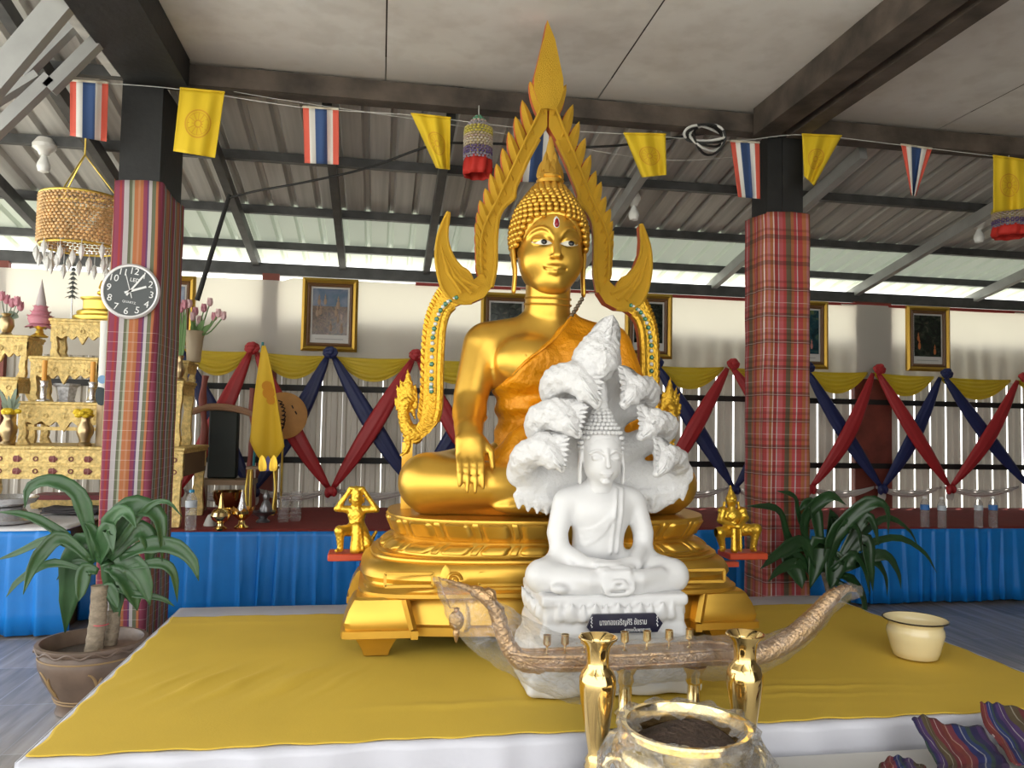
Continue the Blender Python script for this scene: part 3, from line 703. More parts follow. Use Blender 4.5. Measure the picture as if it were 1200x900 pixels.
b=MB(); b.ball((c+.0,HY-.167,2.345),(.0115,.009,.015)); b.leaf((c,HY-.169,2.35),(c,HY-.166,2.374),.017,.012,(0,-1,0)); b.build('ruby',ruby,bud.children[-1])
# hair: rows of curls over a cap and the topknot
C=Clay((c-.25,HY-.24,2.14),(c+.25,HY+.24,2.66),.008)
C.ell((c,HY+.015,2.335),(.176,.178,.195),k=.03); C.ell((c,HY+.0,2.50),(.085,.09,.10),k=.07)
C.path([(c-.18,HY-.16,2.26),(c-.125,HY-.20,2.36),(c,HY-.215,2.405),(c+.125,HY-.20,2.36),(c+.18,HY-.16,2.26)],[.05]*5,k=.01,op='cut') if 0 else None
C.plane((c,HY-.128,2.365),(0,-.80,-.45),k=.005)
b=MB(); prof=[]
def hairsurf(t):                       # outline of the hair: radius and height
    pts=[(.180,2.24),(.190,2.30),(.186,2.37),(.165,2.44),(.130,2.495),(.098,2.535),(.075,2.565),(.045,2.59)]
    k=min(int(t*(len(pts)-1)),len(pts)-2); f=t*(len(pts)-1)-k; return [pts[k][i]+(pts[k+1][i]-pts[k][i])*f for i in(0,1)]
for i in range(19):
    t=i/18; r,z=hairsurf(t); n=max(8,int(2*PI*r/.031))
    for k in range(n):
        a=2*PI*(k+.5*(i%2))/n; x,y=r*math.cos(a),r*math.sin(a)*.98
        hl=2.40-1.9*abs(x)**2-2.6*max(0,abs(x)-.10)**1.3   # hair line over the forehead
        if y<-.03 and z<hl: continue
        if abs(x)>.14 and z<2.26+ (y+.05)*-.2: continue
        b.ball((c+x,HY+.012+y,z),(.0165,.0165,.0155),8,6)
C.build('hair',gold,bud,smooth=1,mb=b)
# flame finial
b=MB(); b.lathe([(.062,2.585),(.07,2.60),(.055,2.612),(.06,2.622),(.045,2.635)],(c,HY,0),24)
for (dx,z0,z1,w,yy) in((0,2.63,2.83,.05,-.0),(-.03,2.62,2.75,.034,-.012),(.03,2.62,2.75,.034,-.012),(-.018,2.62,2.71,.034,-.035),(.018,2.62,2.71,.034,-.035),(0,2.62,2.675,.045,-.05),(-.055,2.61,2.70,.032,0),(.055,2.61,2.70,.032,0),(-.045,2.60,2.655,.03,-.04),(.045,2.60,2.655,.03,-.04),(0,2.62,2.77,.06,.03)):
    b.leaf((c+dx,HY+yy,z0),(c+dx*.75,HY+yy*.4,z1),w,.035,(0,-1,0))
b.lathe([(.050,2.62),(.046,2.645),(.03,2.68),(.012,2.72)],(c,HY+.01,0),16)
b.build('flame_finial',gold,bud,angle=60)
# ---------------------------------------------------------------- flame arch
AY=3.85; AC=PY(640,200,AY)[0]
def q2(px,py): p=PY(px,py,AY); return (p[0]-AC,p[2])
def sym(L): return L
up_in=[(640,151),(630,166),(618,188),(609,208),(602,224),(601,234),(593,241),(586,250),(582,262),(580,285),(579.5,315),(575,338)]
up_out=[(553,330),(563,322),(562.5,300),(563,282),(567,266),(573,252),(582,236),(590,219),(600,198),(612,172),(624,148),(632,130),(640,112)]
horn=[(575,338),(566,350),(552,356),(538,356),(526,350),(517,337),(512,318),(510.5,298),(513,278),(519,262),(525,251),(523.5,268),(524,285),(530,302),(539,314),(548,320),(553,330)]
low_=[(545,354),(533,360),(526,368),(521.5,382),(519.5,400),(518,430),(517.5,460),(516.5,480),(513,494),(503,507),(490,517),(479,521),(472,516),(478,508),(487,501),(493,490),(495.5,470),(496.5,440),(497.5,410),(500,385),(505,367),(512,352),(519,341),(530,345)]
def arch_piece(b,poly,d0,d1,s):
    P=[(s*u,v) for u,v in (q2(*p) for p in poly)]
    b.prism(P,lambda u,v,d:(AC+u,AY+d,v),d0,d1,0,1)
for s,nm in((-1,''),(1,'')):
    ss=1 if s<0 else -1
    b=MB()
    arch_piece(b,up_in+up_out,-.028,.03,ss); arch_piece(b,horn,-.036,.036,ss)
    # raised inner bead along the band and horn
    for L,r in((up_in[1:],.012),(up_out[1:-1],.008),(horn[2:12],.010),(horn[11:],.008)):
        b.tube([(AC+ss*q2(*p)[0],AY-.034,q2(*p)[1]) for p in spline([p+(0,) for p in L],40) for p in [p[:2]]],r,6)
    # veins on the horn
    for (p0,p1) in(((540,345),(516,290)),((552,345),(520,300)),((560,338),(528,312))):
        b.tube([(AC+ss*q2(*p)[0],AY-.038,q2(*p)[1]) for p in((p0[0],p0[1]),((p0[0]+p1[0])/2-4,(p0[1]+p1[1])/2+3),p1)],[.012,.012,.004],6)
    b.build('arch_band',[goldg,redo],bud,angle=40)
    # flame teeth
    b=MB()
    tips=[(618,97),(609,119),(601,138),(593,156),(586,175),(579,193),(572,205),(566,222),(560,236),(557,250),(555.5,262),(555.5,274),(556,286),(556.5,297),(557,308)]
    bases=[(633,134),(621,157),(613,175),(605,192),(597,211),(589,228),(583,240),(577,252),(571,264),(567,276),(565.5,286),(565,296),(565,306),(565,315),(565,324)]
    for k,(t_,q_) in enumerate(zip(tips,bases)):
        tu,tv=q2(*t_); bu,bv=q2(*q_); big=1 if k<9 else .8
        for dy,w_,mi in((-.012,.05*big,0),(.010,.058*big,1)):
            b.leaf((AC+ss*(bu+.012),AY+dy,bv-.012),(AC+ss*tu,AY+dy,tv),w_,.05,(0,-1,0),bend=ss*.06,mi=mi)
    b.build('flame_teeth',[goldg,redo],bud,angle=60)
    b=MB(); arch_piece(b,low_,-.03,.03,ss)
    ins=[(533,360),(526,368),(521.5,382),(519.5,400),(518,430),(517.5,460),(516.5,480),(513,494)]
    b.tube([(AC+ss*(q2(*p[:2])[0]-.012),AY-.03,q2(*p[:2])[1]) for p in spline([p+(0,) for p in ins],40)],.02,8)
    outs=[(519,341),(512,352),(505,367),(500,385),(497.5,410),(496.5,440),(495.5,470),(493,490)]
    for p in spline([p+(0,) for p in outs],26):
        u,v=q2(p[0],p[1]); b.leaf((AC+ss*(u+.012),AY-.01,v-.01),(AC+ss*(u-.016),AY-.01,v+.03),.03,.04,(0,-1,0),mi=0)
    # scales on the scroll end
    for k in range(14):
        p=spline([(515,455,0),(514,480,0),(508,497,0),(497,509,0),(484,515,0)],14)[k]; u,v=q2(p[0],p[1]); u2,v2=q2(p[0]-7,p[1]+2)
        b.tube([(AC+ss*u,AY-.032,v+.01),(AC+ss*(u-.03),AY-.034,v),(AC+ss*(u-.05),AY-.03,v+.02)],.005,5)
    b.build('arch_leg',[goldr,redo],bud,angle=40); al=bud.children[-1]
    gg=mat('green_gem',(.008,.16,.075),.15,coat=.5); cg=mat('clear_gem',(.62,.64,.62),.12,coat=.5)
    for k,p in enumerate(spline([p+(0,) for p in((534,350),(524,355),(515,366),(509,383),(506.5,400),(505.5,425),(505,450),(505,459))],23)):
        u,v=q2(p[0],p[1]); t=MB(); r=.0135 if k%2==0 else .0115
        t.lathe([(r*.5,.010),(r*.98,.004),(r*.85,0)],(0,0,0),5); t.v=[(AC+ss*u+x,AY-.031-z,v+y) for x,y,z in t.v]
        t.build('green_gem' if k%2==0 else 'clear_gem',gg if k%2==0 else cg,al,angle=20)
    # small crested bird at the end of the scroll
    T=lambda px,py,dy=0.:np.array((AC+ss*q2(px,py)[0],AY+dy,q2(px,py)[1]))
    lo=np.minimum(T(462,545),T(512,425))-.05; hi=np.maximum(T(462,545),T(512,425))+.05
    lo[1]=AY-.09; hi[1]=AY+.09
    C=Clay(lo,hi,.0045)
    C.path([T(487,512),T(477,502),T(472.5,486),T(475,474)],[.035,.034,.028,.022],k=.02); C.path([T(484,508),T(496,502),T(506,494)],[.035,.03,.03],k=.02)
    for dy in(-.022,.022): C.path([T(477,508,dy),T(479,522,dy*1.1),T(476,530,dy)],[.018,.012,.008],k=.01); C.path([T(478,527,dy),T(470,533,dy)],[.009,.007],k=.006)
    C.ell(T(477,471),(.03,.03,.03),k=.015); C.path([T(477,474),T(484,482,-.0),T(486,490,-.0)],[.02,.012,.007],k=.01); C.path([T(474,474),T(466,479),T(463,468)],[.014,.01,.005],k=.01)
    for (px,py,qx,qy,w) in((479,466,478,433,.030),(474,466,469,445,.020),(471,470,465,452,.018),(485,468,487,450,.018),(487,476,489,464,.014),(470,476,463,466,.012)):
        C.path([T(px,py),T((px+qx)/2,(py+qy)/2),T(qx,qy)],[w,w*.75,.003],k=.01,flat=(1,.6,1))
    C.field(lambda x,y,z: .0022*np.sin((z+x*.3)*260)*np.cos(x*210))
    C.build('crested_bird',goldr,bud,smooth=1)
# centre leaf of the peak
b=MB(); poly=[(640,27),(636,48),(630,72),(625,92),(624,107),(628,120),(634,128),(640,131)]
P=[q2(*p) for p in poly]; full=P+[(-u,v) for u,v in P[::-1][1:-1]]
b.prism(full,lambda u,v,d:(AC+u,AY+d,v),-.032,.032,0,1)
b.leaf((AC,AY-.03,q2(640,131)[1]),(AC,AY-.02,q2(640,34)[1]),.115,.03,(0,-1,0))
b.build('peak_leaf',[goldg,redo],bud,angle=35)
# posts behind the lap carrying the arch
for s in(-1,1):
    MB().beam((SX+s*.665,3.86,.98),(SX+s*.665,3.86,1.30),.05,.05).build('arch_post',gold,bud)
# ================================================================ white stone Buddha under the seven-headed naga
marble=mat('white_stone',(.68,.675,.675),.38,bump=.12,bscale=30,bdist=.004,coat=.15,var=.04,vscale=7)
carved=mat('carved_white_stone',(.68,.675,.675),.5,bump=.8,bscale=55,bdist=.010)
WX,WY=.89,3.06
wb=thing('naga_buddha_statue','white stone Buddha meditating under a seven-headed naga hood with a navy name plaque','statue',(WX,WY,.40))
W=lambda px,py,Y=3.06:PY(px,py,Y)
# stepped rough base and petal row
C=Clay((WX-.47,2.72,.37),(WX+.47,3.42,.86),.0065)
for (z,a,b_,h) in((.44,.335,.225,.045),(.52,.315,.215,.05),(.60,.29,.205,.05)): C.box((WX,WY,z),(a,b_,h),.03,k=.03)
C.box((WX,WY,.665),(.275,.19,.03),.015,k=.02); C.box((WX,WY,.745),(.285,.20,.022),.012,k=.015)
C.box((WX,WY,.70),(.275,.19,.04),.02,k=.01)
us=np.linspace(0,2*PI,800); PP=np.array([(WX+.285*sq(math.cos(u),.45),WY+.20*sq(math.sin(u),.45)) for u in us]); LL=np.concatenate([[0],np.cumsum(np.linalg.norm(np.diff(PP,axis=0),axis=1))])
for row in(0,1):
    n=20
    for i in range(n):
        l=(i+.5*row)/n*LL[-1]; x,y=np.interp(l,LL,PP[:,0]),np.interp(l,LL,PP[:,1]); a=math.atan2(np.interp(min(l+.02,LL[-1]),LL,PP[:,1])-np.interp(max(l-.02,0),LL,PP[:,1]),np.interp(min(l+.02,LL[-1]),LL,PP[:,0])-np.interp(max(l-.02,0),LL,PP[:,0]))
        dx,dy=math.sin(a),-math.cos(a)
        if row==0: C.ell((x,y,.700),(.036,.022,.036),k=.006,M=(0,0,a)); C.path([(x+dx*.012,y+dy*.012,.715),(x+dx*.024,y+dy*.024,.744)],[.014,.004],k=.01)
        else: C.path([(x,y,.690),(x+dx*.016,y+dy*.016,.738)],[.024,.004],k=.006)
C.field(lambda x,y,z: .006*np.sin(x*37+np.sin(z*41)*2)*np.sin(z*33+y*20)*np.clip((.66-z)*12,0,1))
C.plane((0,0,.3995),(0,0,-1)); C.box((WX-.02,2.79,.635),(.17,.048,.045),.004,k=.004,op='cut')
C.build('base',marble,wb,smooth=1)
# body
C=Clay((WX-.36,2.80,.73),(WX+.36,3.32,1.24),.0052); c=WX; y0=3.08
C.ell((c-.005,y0,1.05),(.130,.085,.11),k=.04); C.ell((c-.01,y0+.01,.93),(.105,.08,.12),k=.04); C.path([(c-.125,y0+.01,1.10),(c-.01,y0+.02,1.135),(c+.115,y0+.01,1.10)],[.052,.05,.052],k=.03)
C.path([(c-.01,y0,1.13),(c-.015,y0-.01,1.20)],[.052,.047],k=.02)
for s in(-1,1):
    C.path([(c-.005+s*.145,y0+.01,1.09),(c-.005+s*.178,y0-.01,.97),(c-.005+s*.170,y0-.03,.905)],[.048,.042,.038],k=.015)
    C.path([(c-.005+s*.170,y0-.03,.905),(c+s*.10,y0-.13,.868),(c+s*.01,y0-.155,.862)],[.038,.030,.023],k=.015)
    C.path([(c+s*.08,y0+.02,.815),(c+s*.20,y0-.05,.82),(c+s*.262,y0-.10,.82)],[.085,.075,.062],k=.03)
C.path([(c-.262,y0-.11,.815),(c-.10,y0-.185,.815),(c+.10,y0-.19,.822),(c+.19,y0-.16,.83)],[.06,.045,.033,.026],k=.02)
C.path([(c+.262,y0-.11,.81),(c+.10,y0-.17,.79),(c-.10,y0-.19,.785),(c-.20,y0-.19,.783)],[.06,.04,.026,.02],k=.015)
C.ell((c+.01,y0-.165,.862),(.075,.035,.016),k=.01); C.ell((c-.02,y0-.17,.875),(.055,.025,.010),k=.006)
for k in range(4): C.path([(c-.06,y0-.175-.006*k,.866-.002*k),(c+.03,y0-.19-.004*k,.866)],[.007,.006],k=.004)
# shoulder cloth and lap cloth
def onto(L,lift=0.): return [(x,C.front(x,z)-lift,z) for x,z in L]
s2=lambda L,n:[(p[0],p[1]) for p in spline([q+(0,) for q in L],n)]
for dx in(-.014,.014): C.path(onto(s2([(c+.062+dx,1.145),(c+.05+dx,1.09),(c+.042+dx,1.0),(c+.036+dx,.90)],16)),.008,k=.006)
for k in range(7):
    t=k/6; C.path(onto(s2([(c+.04-.01*t,1.10-.06*t),(c+.005-.02*t,1.045-.075*t),(c-.055-.015*t,.995-.068*t),(c-.105+.01*t,.985-.058*t)],14)),.004,k=.004)
for k in range(3):
    w=.055-.014*k; C.path(spline([(c-w-.01,y0-.205,.86),(c-w+.005,y0-.232-.002*k,.80),(c-w*.6,y0-.235,.772+.022*k),(c+w*.7,y0-.235,.775+.022*k),(c+w+.005,y0-.232,.80),(c+w-.005,y0-.20,.86)],16),.009,k=.008,flat=(1.3,.7,1))
C.box((c,y0-.205,.815),(.058,.02,.045),.01,k=.01)
C.ell((c-.215,y0-.20,.79),(.035,.03,.02),k=.012)
C.plane((0,0,.752),(0,0,-1)); C.build('body',marble,wb,smooth=1)
# head
hy=3.05; hxx=c-.012
C=Clay((hxx-.12,hy-.14,1.13),(hxx+.12,hy+.14,1.56),.0036)
C.ell((hxx,hy,1.285),(.080,.085,.105),k=.02); C.ell((hxx,hy-.02,1.225),(.066,.062,.055),k=.03); C.path([(hxx,hy+.01,1.14),(hxx,hy,1.22)],.047,k=.02)
C.path([(hxx,hy-.082,1.30),(hxx,hy-.092,1.27),(hxx,hy-.103,1.243)],[.008,.008,.012],k=.008); C.ell((hxx,hy-.079,1.212),(.026,.012,.008),k=.005); C.ell((hxx,hy-.076,1.201),(.02,.012,.007),k=.005); C.ell((hxx,hy-.07,1.18),(.02,.015,.013),k=.01)
for s in(-1,1):
    C.ell((hxx+s*.036,hy-.080,1.274),(.026,.012,.012),k=.008,op='cut'); C.ell((hxx+s*.036,hy-.068,1.272),(.022,.013,.012),k=.004)
    C.path(spline([(hxx+s*.01,hy-.082,1.285),(hxx+s*.036,hy-.080,1.301),(hxx+s*.065,hy-.06,1.288)],6),.005,k=.004)
    C.path([(hxx+s*.084,hy,1.29),(hxx+s*.09,hy-.005,1.23),(hxx+s*.088,hy-.005,1.175)],[.015,.013,.012],k=.008,flat=(.6,1.3,1))
C.build('head',marble,wb,smooth=1)
b=MB()
for i in range(11):
    r,z=((.085,1.31),(.087,1.33),(.084,1.35),(.078,1.37),(.069,1.388),(.057,1.403),(.047,1.418),(.041,1.433),(.035,1.448),(.027,1.46),(.018,1.468))[i]; n=max(6,int(2*PI*r/.0175))
    for k in range(n):
        a=2*PI*(k+.5*(i%2))/n; x,y=r*math.cos(a),r*math.sin(a)
        if y<-.02 and z<1.362-3*x*x*1.2: continue
        b.ball((hxx+x,hy+.005+y,z),(.0098,.0098,.009),7,5)
b.lathe([(.082,1.30),(.084,1.33),(.075,1.37),(.055,1.40),(.04,1.43),(.025,1.462)],(hxx,hy+.012,0),20)
b.lathe([(.026,1.46),(.03,1.475),(.024,1.49),(.028,1.50),(.021,1.52),(.023,1.535),(.015,1.565),(.010,1.61),(.003,1.65)],(hxx,hy+.005,0),14)
b.build('hair',marble,wb)
# naga: coiled hood behind, seven heads bending forward
C=Clay((WX-.46,2.86,1.02),(WX+.42,3.46,1.90),.0068)
Q=lambda px,py,Y=3.08:W(px,py,Y)
C.path([(WX-.01,3.25,1.05),(WX-.01,3.25,1.40),(WX-.01,3.24,1.66)],[.16,.15,.07],k=.05,flat=(1,.55,1))
heads=[]
def nhead(pts,rad,tip,snout,crest_w,k=.03):
    C.path(spline(pts,16),np.interp(np.linspace(0,1,16),np.linspace(0,1,len(rad)),rad),k=k)
    a=np.array(pts[-1]); C.path([a,(a+np.array(snout))/2+np.array((0,-.012,0)),snout],[rad[-1],rad[-1]*.8,rad[-1]*.38],k=.02,flat=(1,.9,1))
    heads.append((a,np.array(tip),np.array(snout),rad[-1]))
    C.path([a,(a+np.array(tip))/2,tip],[rad[-1]*.85,rad[-1]*.55,.006],k=.02,flat=(1,.7,1))
# left three
nhead([Q(700,480,3.24),Q(668,470,3.24),Q(650,462,3.18),Q(652,446,3.10),Q(672,442,3.03)],[.07,.068,.06,.06,.062],Q(703,432,2.99),Q(699,472,2.97),.03)
nhead([Q(690,530,3.24),Q(655,510,3.24),Q(633,505,3.18),Q(634,489,3.10),Q(654,485,3.03)],[.07,.068,.06,.058,.060],Q(684,476,2.99),Q(676,508,2.97),.03)
nhead([Q(680,585,3.24),Q(640,570,3.24),Q(616,552,3.18),Q(617,535,3.10),Q(636,525,3.03)],[.075,.07,.065,.06,.058],Q(662,513,2.99),Q(658,548,2.97),.03)
# right three
nhead([Q(705,490,3.24),Q(735,478,3.24),Q(757,468,3.18),Q(758,456,3.10),Q(744,454,3.03)],[.07,.062,.052,.048,.050],Q(726,431,2.99),Q(731,474,2.97),.03)
nhead([Q(715,535,3.24),Q(750,520,3.24),Q(777,506,3.18),Q(780,496,3.10),Q(766,494,3.03)],[.07,.062,.052,.048,.050],Q(748,477,2.99),Q(751,512,2.97),.03)
nhead([Q(715,590,3.24),Q(760,560,3.24),Q(790,548,3.18),Q(792,537,3.10),Q(780,534,3.03)],[.075,.06,.052,.048,.048],Q(767,514,2.99),Q(770,555,2.97),.03)
# central head
nhead([Q(705,470,3.25),Q(705,430,3.22),Q(703,415,3.14),Q(702,412,3.06)],[.08,.085,.085,.08],Q(716,373,3.02),Q(706,432,2.97),.05)
C.path([Q(702,425,3.04),Q(710,400,3.05),Q(716,374,3.03)],[.078,.05,.006],k=.02,flat=(1,.8,1)); C.ell(Q(688,422,3.08),(.06,.09,.06),k=.03)
# frilled side flaps of the hood
for s,(ax,bx) in((-1,(662,608)),(1,(742,800))):
    C.path([Q(ax,560,3.22),Q((ax+bx)/2,562,3.2),Q(bx,556,3.17)],[.075,.07,.05],k=.03,flat=(1,.5,1)); C.path([Q(ax,580,3.22),Q((ax*.6+bx*.4),588,3.2),Q((ax*.2+bx*.8),580 if s<0 else 578,3.17)],[.05,.05,.035],k=.03,flat=(1,.5,1))
    for j in range(6):
        t=j/5; p=Q(ax+(bx-ax)*t,(604 if s<0 else 594)-8*t*t,3.17); C.path([p+np.array((0,0,.05)),p],[.026,.008],k=.012,flat=(1,.6,1))
C.plane((0,3.325,0),(0,1,0),k=.02)
C.field(lambda x,y,z: .0045*np.sin(z*120+np.sin(x*55)*1.5)*np.sin(x*105+z*25)*np.clip((3.17-y)*14,0,1))
b=MB()
for a,t_,s_,r_ in heads:
    b.leaf(a+np.array((0,-.02,0)),t_+(t_-a)*.10+np.array((0,-.01,0)),r_*1.5,r_*.7,(0,-1,.2))
    for q in np.linspace(.12,.9,6):
        e=t_*(1-q)+s_*q+np.array((0,-.012,0)); o_=e*.55+a*.45; d_=(e-o_)/np.linalg.norm(e-o_); b.leaf(o_,e+d_*.022+np.array((0,0,.006)),.030,.022,(0,-1,.1))
    m_=(a*.55+s_*.45); b.ball(m_+np.array((0,-r_*.80,r_*.25)),(r_*.17,r_*.12,r_*.15),8,6)
    for q in(-.3,.25): b.tube([a+(s_-a)*.2+np.array((0,-r_*.98,r_*q)),a+(s_-a)*.6+np.array((0,-r_*.86,r_*q*.6-.004)),s_+np.array((0,-r_*.35,r_*q*.3))],.005,5)
C.build('naga_hood',carved,wb,smooth=1,mb=b)
# name plaque
b=MB(); fy=2.826
u0,_,z1=PY(688,720,fy); u1,_,z0=PY(776,738,fy); pz=lambda v:z0+(z1-z0)*v; pw=u1-u0
poly=[(.07,1.),(.90,1.),(1.,.40),(.93,-.1),(.06,-.1),(.0,.25)]
b.prism([(u0+pw*u,pz(v)) for u,v in poly],lambda u,v,d:(u,fy+d,v),-.006,.006)
pl=b.build('name_plaque',mat('navy_plaque',(.006,.007,.03),.3),wb,smooth=False)
def text(body,name,size,origin,m,parent,align='CENTER',rot=0,wmax=None,ext=.0008,R=None):
    cu=bpy.data.curves.new('lettering','FONT'); cu.body=body; cu.size=size; cu.align_x=align; cu.align_y='CENTER'; cu.extrude=ext; cu.resolution_u=3
    o=bpy.data.objects.new('lettering',cu); COL.objects.link(o); dg=bpy.context.evaluated_depsgraph_get(); me=bpy.data.meshes.new_from_object(o.evaluated_get(dg))
    V=[Vector(v.co) for v in me.vertices]; F=[tuple(p.vertices) for p in me.polygons]; bpy.data.objects.remove(o); bpy.data.curves.remove(cu); bpy.data.meshes.remove(me)
    if not V: return None
    if wmax:
        w=max(v.x for v in V)-min(v.x for v in V); k=min(1,wmax/w)
        V=[Vector((v.x*k,v.y,v.z)) for v in V]
    X,Yv=R if R else (Vector((1,0,0)),Vector((0,0,1)))
    n=X.cross(Yv); o_=Vector(origin)
    return MB().add([o_+X*v.x+Yv*v.y+n*v.z for v in V],F).build(name,m,parent,smooth=False)
wht=mat('white_lettering',(.75,.75,.75),.5)
text('นางทองเจริญศิริ ชัยราม','lettering',.030,(u0+pw*.47,fy-.0075,pz(.52)),wht,pl,wmax=pw*.62)
text('ถวายเป็นพุทธบูชา','lettering',.018,(u0+pw*.66,fy-.0075,pz(.06)),wht,pl,wmax=pw*.34)
for uu,sg in((.055,1),(.925,-1)):
    b=MB()
    for k in range(3): b.tube([(u0+pw*(uu+.008*math.sin(a+k)),fy-.0065,pz(.25+.22*k+.03*a)) for a in np.linspace(0,6,12)],.0016,5)
    b.build('ornament',wht,pl)
# ================================================================ foreground: candle boat, vases, incense pot, enamel pot, woven cloths
def brass_mat(name,col,rough,bump=0,bs=60): return mat(name,col,rough,1.,bump=bump,bscale=bs,bdist=.006)
brass=brass_mat('polished_brass',(.86,.62,.25),.10); brassd=brass_mat('chased_brass',(.58,.37,.19),.28,1.,120); brassp=brass_mat('pale_brass',(.88,.70,.36),.16,.15,20)
def film_mat(name,white,gl):
    m,nt,b=nmat(name); N=nt.nodes; L=nt.links; N.remove(b)
    tr=N.new('ShaderNodeBsdfTransparent'); tr.inputs[0].default_value=(.97,.97,.97,1); g=N.new('ShaderNodeBsdfGlossy'); g.inputs['Roughness'].default_value=.12; d=N.new('ShaderNodeBsdfDiffuse'); d.inputs[0].default_value=(.85,.85,.85,1)
    tc=N.new('ShaderNodeTexCoord'); n=N.new('ShaderNodeTexNoise'); n.inputs['Scale'].default_value=26; n.inputs['Detail'].default_value=3; n.inputs['Distortion'].default_value=1.6; L.new(tc.outputs['Object'],n.inputs[0])
    bp=N.new('ShaderNodeBump'); bp.inputs['Strength'].default_value=1; bp.inputs['Distance'].default_value=.02; L.new(n.outputs[0],bp.inputs['Height']); L.new(bp.outputs[0],g.inputs['Normal'])
    fr=N.new('ShaderNodeLayerWeight'); fr.inputs[0].default_value=.25; L.new(bp.outputs[0],fr.inputs['Normal'])
    m1=N.new('ShaderNodeMixShader'); L.new(math_node(nt,'MULTIPLY_ADD',fr.outputs['Facing'],gl,.05),m1.inputs[0]); L.new(tr.outputs[0],m1.inputs[1]); L.new(g.outputs[0],m1.inputs[2])
    m2=N.new('ShaderNodeMixShader'); L.new(ramp(nt,n.outputs[0],[(.35,(white*.4,)*3),(.7,(white*1.6,)*3)]),m2.inputs[0]); L.new(m1.outputs[0],m2.inputs[1]); L.new(d.outputs[0],m2.inputs[2])
    L.new(m2.outputs[0],N['Material Output'].inputs[0]); return m
film=film_mat('clear_plastic_film',.07,.5)
BY=2.66
B=lambda px,py,dy=0.:PY(px,py,BY+dy)+np.array((0,0,0))
p0=B(770,845)
boat=thing('candle_boat','long brass barge shaped candle holder wrapped in clear plastic in front of the white statue','candle holder',(p0[0],BY,.3995))
# hull
top=[(596,762),(625,766),(670,765),(730,763),(790,760),(832,757),(868,760),(892,762)]; bot=[(598,770),(625,785),(670,787),(730,785),(790,782),(832,780),(868,778),(892,768)]
G=[]
for t_,b_ in zip(spline([p+(0,) for p in top],40),spline([p+(0,) for p in bot],40)):
    i=len(G); w=.055*math.sin(PI*min(1,max(.12,(i+3)/45)))**.6; r=[]
    A=B(t_[0],t_[1]); Bt=B(b_[0],b_[1])
    for k in range(13):
        a=PI*k/12; q=math.sin(a); r.append((A[0],BY-w*math.cos(a),A[2]+(Bt[2]-A[2])*q**.8))
    G.append(r)
hb=MB().grid(G); n=len(G)
hb.grid([[r[0],(r[0][0],BY,r[0][2]-.008),r[-1]] for r in G]); hb.add(G[0],[tuple(range(13))]); hb.add(G[-1],[tuple(range(13))])
for side in(0,-1): hb.tube([r[side] for r in G],.007,6); 
hb.tube([(r[2][0],r[2][1]-.002,r[2][2]) for r in G],.004,5)
hb.build('hull',brassd,boat,angle=60)
# swan prow and tail
C=Clay(np.minimum(B(505,670),B(640,800))-.06,np.maximum(B(505,670),B(640,800))+.06,.005)
C.path([B(*p) for p in s2_pts] if 0 else spline([B(632,777),B(610,774),B(595,755),(B(586,733)),B(581,716),B(570,700),B(558,694)],24),np.concatenate([np.linspace(.036,.026,12),np.linspace(.026,.020,12)]),k=.015)
C.path(spline([B(572,703),B(560,694),B(540,686),B(514,677)],10),np.linspace(.022,.004,10),k=.01)
C.path([B(572,700),B(576,695),B(572,690)],[.02,.016,.006],k=.012); C.path([B(564,694),B(562,688)],[.014,.004],k=.01)
for px,py in((590,745),(586,730),(583,718),(600,766)): C.path([B(px,py),B(px+7,py-6)],[.018,.006],k=.012)
C.field(lambda x,y,z:.0022*np.sin(z*230)*np.cos(x*200)); C.build('swan_prow',brassd,boat)
C=Clay(np.minimum(B(860,680),B(1020,800))-.06,np.maximum(B(860,680),B(1020,800))+.06,.005)
C.path(spline([B(858,768),B(890,766),B(922,752),B(950,729),B(972,703),B(990,690),B(1004,692)],26),np.concatenate([np.linspace(.036,.038,13),np.linspace(.036,.006,13)]),k=.015)
for px,py in((915,752),(935,738),(952,722),(966,706)): C.path([B(px,py),B(px+4,py-12)],[.018,.004],k=.012)
C.field(lambda x,y,z:.0022*np.sin(z*230)*np.cos(x*200)); C.build('swan_tail',brassd,boat)
b=MB(); b.tube(spline([B(515,679),B(520,695),B(527,712)],8),.002,5); q=B(535,727); b.ball(q,(.026,.026,.034)); b.lathe([(.0,.045),(.010,.04),(.008,.03),(.015,.025)],q,12); b.lathe([(.01,-.03),(.012,-.04),(.004,-.07),(.0,-.075)],q,10); b.tube([B(527,712),q+np.array((-.0,0,.04))],.002,5)
b.build('tassel',brassd,boat)
for px in(641,662,685,708,732,758,784,808):
    q=B(px,766-(px-641)*.045); b=MB()
    b.lathe([(.010,0),(.004,.004),(.003,.022),(.009,.027),(.0135,.030),(.0145,.036),(.0135,.06),(.0150,.063),(.0125,.063),(.0115,.036),(0,.034)],q,16); b.build('candle_cup',brassp,boat)
for px in(733,813):
    X=B(px,800)[0]; zt=B(px,784)[2]; b=MB(); b.lathe([(.036,.3997),(.038,.408),(.030,.418),(.024,.425),(.022,.5),(.024,zt-.05),(.03,zt-.04),(.027,zt-.02),(.045,zt+.012)],(X,BY,0),20); b.build('leg',brassp,boat)
